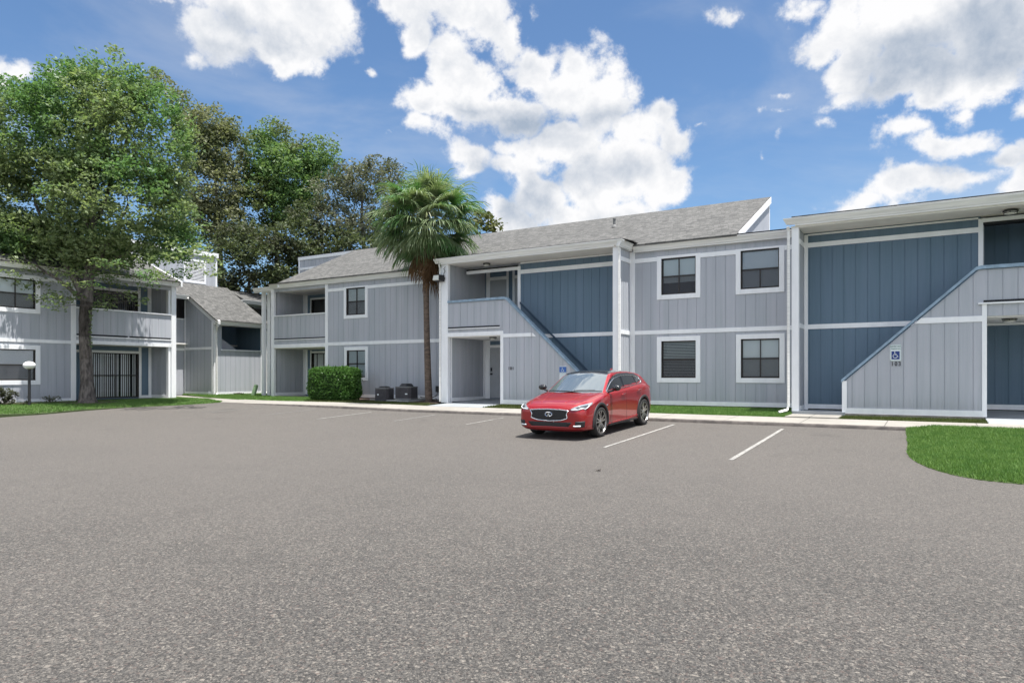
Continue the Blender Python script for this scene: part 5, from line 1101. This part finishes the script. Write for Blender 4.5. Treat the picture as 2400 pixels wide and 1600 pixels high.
md = bo.modifiers.new('s', 'SUBSURF'); md.levels = 2; md.render_levels = 2
bmx = bmesh.new(); bmx.from_mesh(bo.data)
cl = bmx.edges.layers.float.new('crease_edge')
for e in bmx.edges:
    i, j = (v.index % 14 for v in e.verts)
    if i == j and i in (5, 9): e[cl] = .55
    if i == j and i in (4, 10): e[cl] = .45
    if i == j and i in (2, 12): e[cl] = .5
bmesh.ops.recalc_face_normals(bmx, faces=bmx.faces[:]); bmx.to_mesh(bo.data); bmx.free()
cuts = []
AXL = [(1.31, .385), (-1.31, .385)]
for (x, r) in AXL:
    for sg in (1, -1):
        c_ = MB(); c_.lathe([(r, sg * .50), (r, sg * 1.2)] if sg > 0 else [(r, -1.2), (r, -.5)], (x, 0, .345), 40, 'y'); co = c_.build('cutter', MBK, None)
        bq = bmesh.new(); bq.from_mesh(co.data); bmesh.ops.recalc_face_normals(bq, faces=bq.faces[:]); bq.to_mesh(co.data); bq.free()
        mo = bo.modifiers.new('b', 'BOOLEAN'); mo.operation = 'DIFFERENCE'; mo.object = co; mo.solver = 'EXACT'; cuts.append(co)
dg = bpy.context.evaluated_depsgraph_get(); me1 = bpy.data.meshes.new_from_object(bo.evaluated_get(dg)); bo.modifiers.clear(); bo.data = me1
for co in cuts: bpy.data.objects.remove(co)
me1.polygons.foreach_set('use_smooth', [True] * len(me1.polygons))
me1.materials.clear(); me1.materials.append(RED)
bo.parent = car
bm_ = bmesh.new(); bm_.from_mesh(me1); bmesh.ops.triangulate(bm_, faces=bm_.faces[:]); bv = BVHTree.FromBMesh(bm_); bm_.free()
try:
    me1.set_sharp_from_angle(angle=R(38))
except Exception: pass
# greenhouse as a height surface
def gh(x, y):
    ay = abs(y)
    f_ = 1.0 + (1.09 - x - .20 * (ay / .7) ** 2) * .535
    kx = max(0, (x - .2)); wb = .80 - .03 * kx - .05 * max(0, -x - 1.1) ** 1.5
    s_ = 1.0 + (wb - ay) * 2.15 
    r_ = 1.462 - (.058 if x < -.3 else .034) * (abs(x + .30) / 1.0) ** 2.2 - .05 * (ay / .6) ** 2
    b_ = 1.03 + (x + 1.97 - .05 * (ay / .7) ** 2) * .98
    vals = [f_, s_, r_, b_]; kk = .035
    h = -kk * math.log(sum(math.exp(-v / kk) for v in vals)); return h, int(np.argmin(vals)), vals
xs = np.arange(1.10, -2.08, -.02); ys = np.concatenate([np.arange(-.80, -.50, .0125), np.arange(-.5, .501, .05), np.arange(.5125, .81, .0125)])
G_ = [[gh(x, y) for y in ys] for x in xs]
top_arc = [(.80, 1.02), (.62, 1.13), (.40, 1.245), (.15, 1.33), (-.15, 1.378), (-.5, 1.397), (-.85, 1.388), (-1.15, 1.352), (-1.40, 1.275), (-1.52, 1.17)]
bot_ln = [(-1.52, 1.17), (-1.42, 1.14), (-1.2, 1.115), (-.6, 1.085), (0, 1.06), (.5, 1.035), (.80, 1.02)]
def itp(pts, x): pts = sorted(pts); return float(np.interp(x, [p[0] for p in pts], [p[1] for p in pts]))
parts = {'pillar': [], 'windscreen': [], 'roof': [], 'side_window': [], 'rear_window': []}
for i in range(len(xs) - 1):
    for j in range(len(ys) - 1):
        x, y = (xs[i] + xs[i + 1]) / 2, (ys[j] + ys[j + 1]) / 2; h, a, v = gh(x, y)
        if h < .93: continue
        q = [(xs[p], ys[r_], G_[p][r_][0]) for p, r_ in ((i, j), (i + 1, j), (i + 1, j + 1), (i, j + 1))]
        key = 'pillar'
        if a == 0 and v[1] - h > .13 and h > .97: key = 'windscreen' if v[2] - v[0] > .035 else 'roof'
        elif a == 2 and abs(y) < .57: key = 'roof' if x > -1.5 else 'pillar'
        elif a == 3 and v[1] - h > .16 and h < 1.33: key = 'rear_window'
        elif a in (1, 0) and abs(y) > .55:
            if -1.5 < x < .80 and itp(bot_ln, x) < h < itp(top_arc, x): key = 'side_window'
        parts[key].append(q)
mts = {'pillar': RED, 'windscreen': WS, 'roof': PB, 'side_window': CG, 'rear_window': CG}
bmg = bmesh.new()
for key, qs in parts.items():
    for side in ((1, -1) if key == 'side_window' else (0,)):
        mb = MB(); idx = {}
        for q in qs:
            if side and (q[0][1] > 0) != (side > 0): continue
            f = []
            for p in q:
                kx = (round(p[0], 4), round(p[1], 4))
                if kx not in idx: idx[kx] = len(mb.v); mb.v.append(p)
                f.append(idx[kx])
            mb.f.append(tuple(f[::-1]))
            if key != 'x' and side in (0, 1): bmg.faces.new([bmg.verts.new(p) for p in q])
            elif side == -1: bmg.faces.new([bmg.verts.new(p) for p in q])
        cp(mb, key if key != 'pillar' else 'cabin_shell', mts[key], smooth=True)
bg_ = BVHTree.FromBMesh(bmg); bmg.free()
def near(p, off=.0, tree=None):
    best = None
    for t in ((bv, bg_) if tree is None else (tree,)):
        l, n_, i_, d = t.find_nearest(Vector(p))
        if l is not None and (best is None or d < best[2]): best = (l, n_, d)
    l, n_, d = best
    if n_.dot(l - Vector((l.x * .85, 0, .6))) < 0: n_ = -n_
    return l + n_ * off
def patch(nm, mt, out_, off, tree=None, rings_=5, parent=None, both=True, edge=-.006, smooth=True, n=None):
    for sg in ((1, -1) if both else (1,)):
        pts = []
        for (p, q) in zip(out_, out_[1:] + out_[:1]):
            m_ = max(2, int((Vector(p) - Vector(q)).length / .03))
            for t in range(m_): pts.append(Vector(p).lerp(Vector(q), t / m_))
        c = sum(pts, Vector()) / len(pts); mb = MB(); mm = len(pts)
        fl = lambda p: (p[0], p[1] * sg, p[2])
        for r_ in range(rings_):
            s = 1 - r_ / rings_
            for p in pts: mb.v.append(tuple(near(fl(c.lerp(p, s)), off if r_ else edge, tree)))
            if r_ == 0:
                for p in pts: mb.v.append(tuple(near(fl(c.lerp(p, .995)), off, tree)))
        mb.v.append(tuple(near(fl(c), off, tree))); R_ = rings_ + 1
        for r_ in range(R_ - 1):
            for j in range(mm): mb.f.append((r_ * mm + j, r_ * mm + (j + 1) % mm, (r_ + 1) * mm + (j + 1) % mm, (r_ + 1) * mm + j))
        for j in range(mm): mb.f.append(((R_ - 1) * mm + j, (R_ - 1) * mm + (j + 1) % mm, len(mb.v) - 1))
        o = cp(mb, nm, mt, parent, smooth=smooth)
    return o
def strip(nm, mt, pts, r, off=0, both=True, tree=None, closed=False, parent=None, step=.03):
    for sg in ((1, -1) if both else (1,)):
        ps = []
        P_ = pts + (pts[:1] if closed else [])
        for p, q in zip(P_, P_[1:]):
            m_ = max(1, int((Vector(p) - Vector(q)).length / step))
            for t in range(m_): ps.append(Vector(p).lerp(Vector(q), t / m_))
        ps.append(Vector(P_[-1])); mb = MB(); mb.tube([near((p.x, p.y * sg, p.z), off, tree) for p in ps], r, 6); o = cp(mb, nm, mt, parent, smooth=True)
    return o
# grille with chrome surround and emblem
go = [(2.3, -.49, .675), (2.3, -.25, .700), (2.3, 0, .708), (2.3, .25, .700), (2.3, .49, .675), (2.25, .44, .575), (2.25, .46, .485), (2.3, .30, .435), (2.3, 0, .418), (2.3, -.30, .435), (2.25, -.46, .485), (2.25, -.44, .575)]
gr_ = patch('grille', MBK, go, .006, bv, both=False)
strip('grille_surround', CHR, go, .013, .008, both=False, tree=bv, closed=True, parent=gr_)
mb = MB()
for k in range(-12, 13):
    for dz in range(7):
        y, z = k * .034 + (dz % 2) * .017, .47 + dz * .032; c = near((2.3, y, z), .008, bv); mb.box(c.x - .003, c.x + .004, c.y - .010, c.y + .010, c.z - .003, c.z + .003)
cp(mb, 'grille_mesh', PB, gr_)
e0 = near((2.35, 0, .575), .02, bv); mb = MB(); mb.tube([e0 + Vector((.004 * math.cos(t) , .088 * math.cos(t), .046 * math.sin(t))) for t in np.linspace(-R(74), R(254), 26)], .011, 6)
for sg in (1, -1): mb.tube([e0 + Vector((.002, sg * .022, -.045)), e0 + Vector((.006, sg * .006, .024))], [.012, .005], 6); mb.tube([e0 + Vector((.002, sg * .022, -.045)), e0 + Vector((.002, sg * .052, -.036))], .009, 6)
cp(mb, 'emblem', CHR, gr_)
patch('lower_intake', MBK, [(2.25, -.57, .395), (2.25, .57, .395), (2.25, .44, .238), (2.25, -.44, .238)], .006, bv, both=False)
patch('headlight', HLT, [(2.15, .50, .668), (2.05, .62, .70), (1.9, .74, .765), (1.66, .86, .845), (1.74, .88, .80), (1.88, .87, .73), (2.02, .80, .675), (2.13, .66, .645)], .008, bv)
patch('headlight_projector', HLD, [(2.08, .62, .675), (1.97, .74, .725), (1.86, .82, .775), (1.88, .85, .74), (2.0, .80, .69), (2.08, .70, .665)], .013, bv, rings_=3)
strip('running_light', HLW, [(2.13, .55, .662), (2.10, .68, .655), (2.0, .80, .685), (1.86, .86, .745)], .008, .014, tree=bv)
patch('fog_recess', MBK, [(2.13, .64, .42), (2.02, .80, .43), (2.03, .80, .30), (2.14, .62, .29)], .007, bv, rings_=3)
strip('fog_light', HLW, [(2.18, .60, .315), (2.10, .74, .325)], .016, .012, tree=bv)
strip('bumper_lip', RED, [(2.3, -.50, .235), (2.3, .50, .235)], .018, .0, both=False, tree=bv)
# chrome arc round the side glass, pillars between panes
arc3 = [(x, .80, z) for x, z in top_arc] + [(x, .85, z) for x, z in bot_ln[1:]]
strip('window_surround', CHR, arc3, .0125, .004, tree=bg_, step=.04)
strip('window_hook', CHR, [(-1.36, .80, 1.25), (-1.49, .80, 1.17), (-1.36, .84, 1.135)], .022, .002, tree=bg_)
strip('window_pillar', PB, [(-.22, .8, 1.07), (-.30, .75, 1.38)], .02, .002, tree=bg_); strip('window_pillar', PB, [(-1.10, .8, 1.10), (-1.02, .75, 1.345)], .01, .002, tree=bg_)
strip('windscreen_cowl', MBK, [(1.09, 0, 1.0), (1.02, .35, 1.0), (.88, .70, .995)], .016, .004, tree=bg_)
strip('wiper', MBK, [(1.04, .05, 1.02), (.92, .55, 1.06)], .007, .012, both=False, tree=bg_)
# doors, handles, creases
for pts in ([(.78, .9, .98), (.74, .95, .80), (.72, .95, .5), (.80, .95, .26)], [(-.20, .9, 1.0), (-.22, .95, .8), (-.22, .95, .26)], [(-1.28, .9, 1.05), (-1.14, .95, .90), (-1.0, .95, .72), (-.92, .95, .55), (-.86, .95, .26)]):
    strip('door_seam', MBK, pts, .0045, -.001, tree=bv)
strip('sill_trim', MBK, [(.85, .95, .20), (-.85, .95, .20)], .022, -.004, tree=bv); strip('sill_blade', RED, [(.90, .95, .245), (-.2, .95, .26), (-.88, .95, .30)], .016, .004, tree=bv)
strip('hood_seam', MBK, [(2.05, .52, .80), (1.6, .74, .90), (1.1, .80, .97), (.92, .76, 1.0)], .004, -.001, tree=bv)
strip('hood_crease', RED, [(1.98, .30, .84), (1.5, .42, .93), (1.05, .50, .99)], .012, -.004, tree=bv)
for x, z in ((-.02, .885), (-.98, .935)):
    for sg in (1, -1):
        p0, p1 = near((x + .11, .93 * sg, z), .022, bv), near((x - .09, .93 * sg, z + .01), .022, bv); mb = MB(); mb.tube([near(p0, 0, bv), p0, p0.lerp(p1, .5), p1, near(p1, 0, bv)], .012, 6); cp(mb, 'door_handle', RED, smooth=True)
        mb = MB(); mb.tube([p0 + Vector((-.03, .004 * sg, .004)), p1 + Vector((.03, .004 * sg, .004))], .008, 6); cp(mb, 'handle_chrome', CHR)
patch('tail_lamp', PLT, [(-2.16, .50, .97), (-2.0, .76, 1.0), (-1.80, .86, 1.02), (-1.86, .87, .95), (-2.05, .80, .88), (-2.2, .55, .86)], .008, bv)
patch('fender_badge', CHR, [(.98, .95, .70), (.92, .95, .715), (.91, .95, .69), (.97, .95, .68)], .01, bv, rings_=2)
for sg in (1, -1):
    mr = MB(); pr2 = [(math.sin(t) * .085, -.11 * math.cos(t)) for t in np.linspace(0.02, math.pi - .02, 10)]; mr.lathe(pr2, (.70, .99 * sg, 1.075), 16, 'y', sx=.9, sy=.85); mo_ = cp(mr, 'mirror', PB, smooth=True)
    mb = MB(); mb.tube([near((.76, .84 * sg, 1.01), 0), (.72, .92 * sg, 1.02), (.70, .95 * sg, 1.04)], [.03, .025, .03], 8); cp(mb, 'mirror_stalk', MBK, mo_)
# wheel wells, cladding, wheels
for (x, r) in AXL:
    for sg in (1, -1):
        mb = MB(); pr3 = [(r - .002, .50), (r - .002, .86)]
        n_ = 28; 
        for yy in (.49, .83):
            for j in range(n_ + 1): t = math.pi * j / n_ - .0; mb.v.append((x + (r - .004) * math.cos(t), sg * yy, .345 + (r - .004) * math.sin(t)))
        for j in range(n_): mb.f.append((j, j + 1, n_ + 2 + j, n_ + 1 + j))
        mb.quad((x - r, sg * .49, .2), (x + r, sg * .49, .2), (x + r, sg * .49, .73), (x - r, sg * .49, .73)); cp(mb, 'wheel_liner', MBK)
        mb = MB(); n_ = 34
        for rr, of in ((r - .004, -.02), (r - .002, .016), (r + .030, .018), (r + .056, .012), (r + .060, -.01)):
            for j in range(n_ + 1):
                t = R(-14) + R(208) * j / n_; p = (x + rr * math.cos(t), sg * 1.1, .345 + rr * math.sin(t)); hit, nn, _, _ = bv.ray_cast(Vector(p), Vector((0, -sg, 0)))
                if hit is None or abs(hit.y) < .6: hit = Vector((p[0], sg * .86, p[2])); 
                if rr < r + .01: hit = Vector((p[0], 0, p[2])); h2, _, _, _ = bv.ray_cast(Vector((x + (r + .03) * math.cos(t), sg * 1.1, .345 + (r + .03) * math.sin(t))), Vector((0, -sg, 0))); hit.y = h2.y if h2 is not None and abs(h2.y) > .6 else sg * .86
                mb.v.append((hit.x, hit.y + sg * of, hit.z))
        for q in range(4):
            for j in range(n_): mb.f.append((q * (n_ + 1) + j, q * (n_ + 1) + j + 1, (q + 1) * (n_ + 1) + j + 1, (q + 1) * (n_ + 1) + j))
        cp(mb, 'arch_cladding', MBK, smooth=True)
        wy = .775
        mb = MB(); rt = .342
        mb.lathe([(.235, sg * (wy - .11)), (.30, sg * (wy - .115)), (rt - .012, sg * (wy - .10)), (rt, sg * (wy - .07)), (rt, sg * (wy + .06)), (rt - .012, sg * (wy + .095)), (.30, sg * (wy + .108)), (.262, sg * (wy + .10)), (.245, sg * (wy + .085))], (x, 0, .342), 48, 'y', ring=True); wl = cp(mb, 'wheel', TYRE, smooth=True)
        mb = MB(); mb.lathe([(0, sg * (wy + .03)), (.06, sg * (wy + .03)), (.225, sg * (wy - .02)), (.232, sg * (wy + .07)), (.245, sg * (wy + .088)), (.258, sg * (wy + .095)), (.260, sg * (wy + .08)), (.24, sg * (wy - .05))], (x, 0, .342), 48, 'y'); cp(mb, 'rim_barrel', RIMD, wl)
        mb = MB(); mb.lathe([(.246, sg * (wy + .086)), (.252, sg * (wy + .101)), (.262, sg * (wy + .101)), (.264, sg * (wy + .088))], (x, 0, .342), 48, 'y', ring=True)
        for s in range(5):
            for dv in (-1, 1):
                a0 = s * 2 * math.pi / 5 + .2 + x; a1 = a0 + dv * .21
                def pp(r_, a, h): return Vector((x + r_ * math.cos(a), sg * (wy + h), .342 + r_ * math.sin(a)))
                for (r0_, r1_, aa, ab, w0, w1) in ((.035, .15, a0 + dv * .35, a1, .018, .017), (.15, .25, a1, a1 + dv * .03, .017, .022)):
                    t0, t1 = pp(r0_, aa, .075), pp(r1_, ab, .088); dr = (t1 - t0).normalized(); sd = dr.cross(Vector((0, 1, 0))).normalized(); bk = Vector((0, -sg * .035, 0))
                    mb.hexa([t0 - sd * w0 + bk, t0 + sd * w0 + bk, t0 + sd * w0, t0 - sd * w0, t1 - sd * w1 + bk, t1 + sd * w1 + bk, t1 + sd * w1, t1 - sd * w1])
        mb.lathe([(0, sg * (wy + .085)), (.03, sg * (wy + .085)), (.045, sg * (wy + .07)), (.05, sg * (wy + .03))], (x, 0, .342), 16, 'y'); cp(mb, 'rim', RIM, wl)
mb = MB(); mb.box(-1.9, 1.95, -.62, .62, .17, .30); cp(mb, 'underbody', MBK)
# antenna fin and plate studs
mb = MB(); h = gh(-1.2, 0)[0]; mb.hexa([(-1.12, -.015, h - .01), (-1.12, .015, h - .01), (-1.28, .02, h - .01), (-1.28, -.02, h - .01), (-1.22, -.004, h + .05), (-1.22, .004, h + .05), (-1.28, .006, h + .06), (-1.28, -.006, h + .06)]); cp(mb, 'antenna_fin', RED)
for y in (-.12, .12):
    p = near((2.3, y, .40), .006, bv); mb = MB(); mb.lathe([(0, -.004), (.009, -.004), (.009, .006), (0, .008)], tuple(p), 8, 'x'); cp(mb, 'plate_stud', CHR)

# ------------------------------------------------------------------ render settings
scn.render.engine = 'CYCLES'
scn.cycles.max_bounces = 8; scn.cycles.diffuse_bounces = 4; scn.cycles.transparent_max_bounces = 8
scn.render.film_transparent = False
print('objects', len(bpy.data.objects), 'verts', sum(len(o.data.vertices) for o in bpy.data.objects if o.type == 'MESH'))
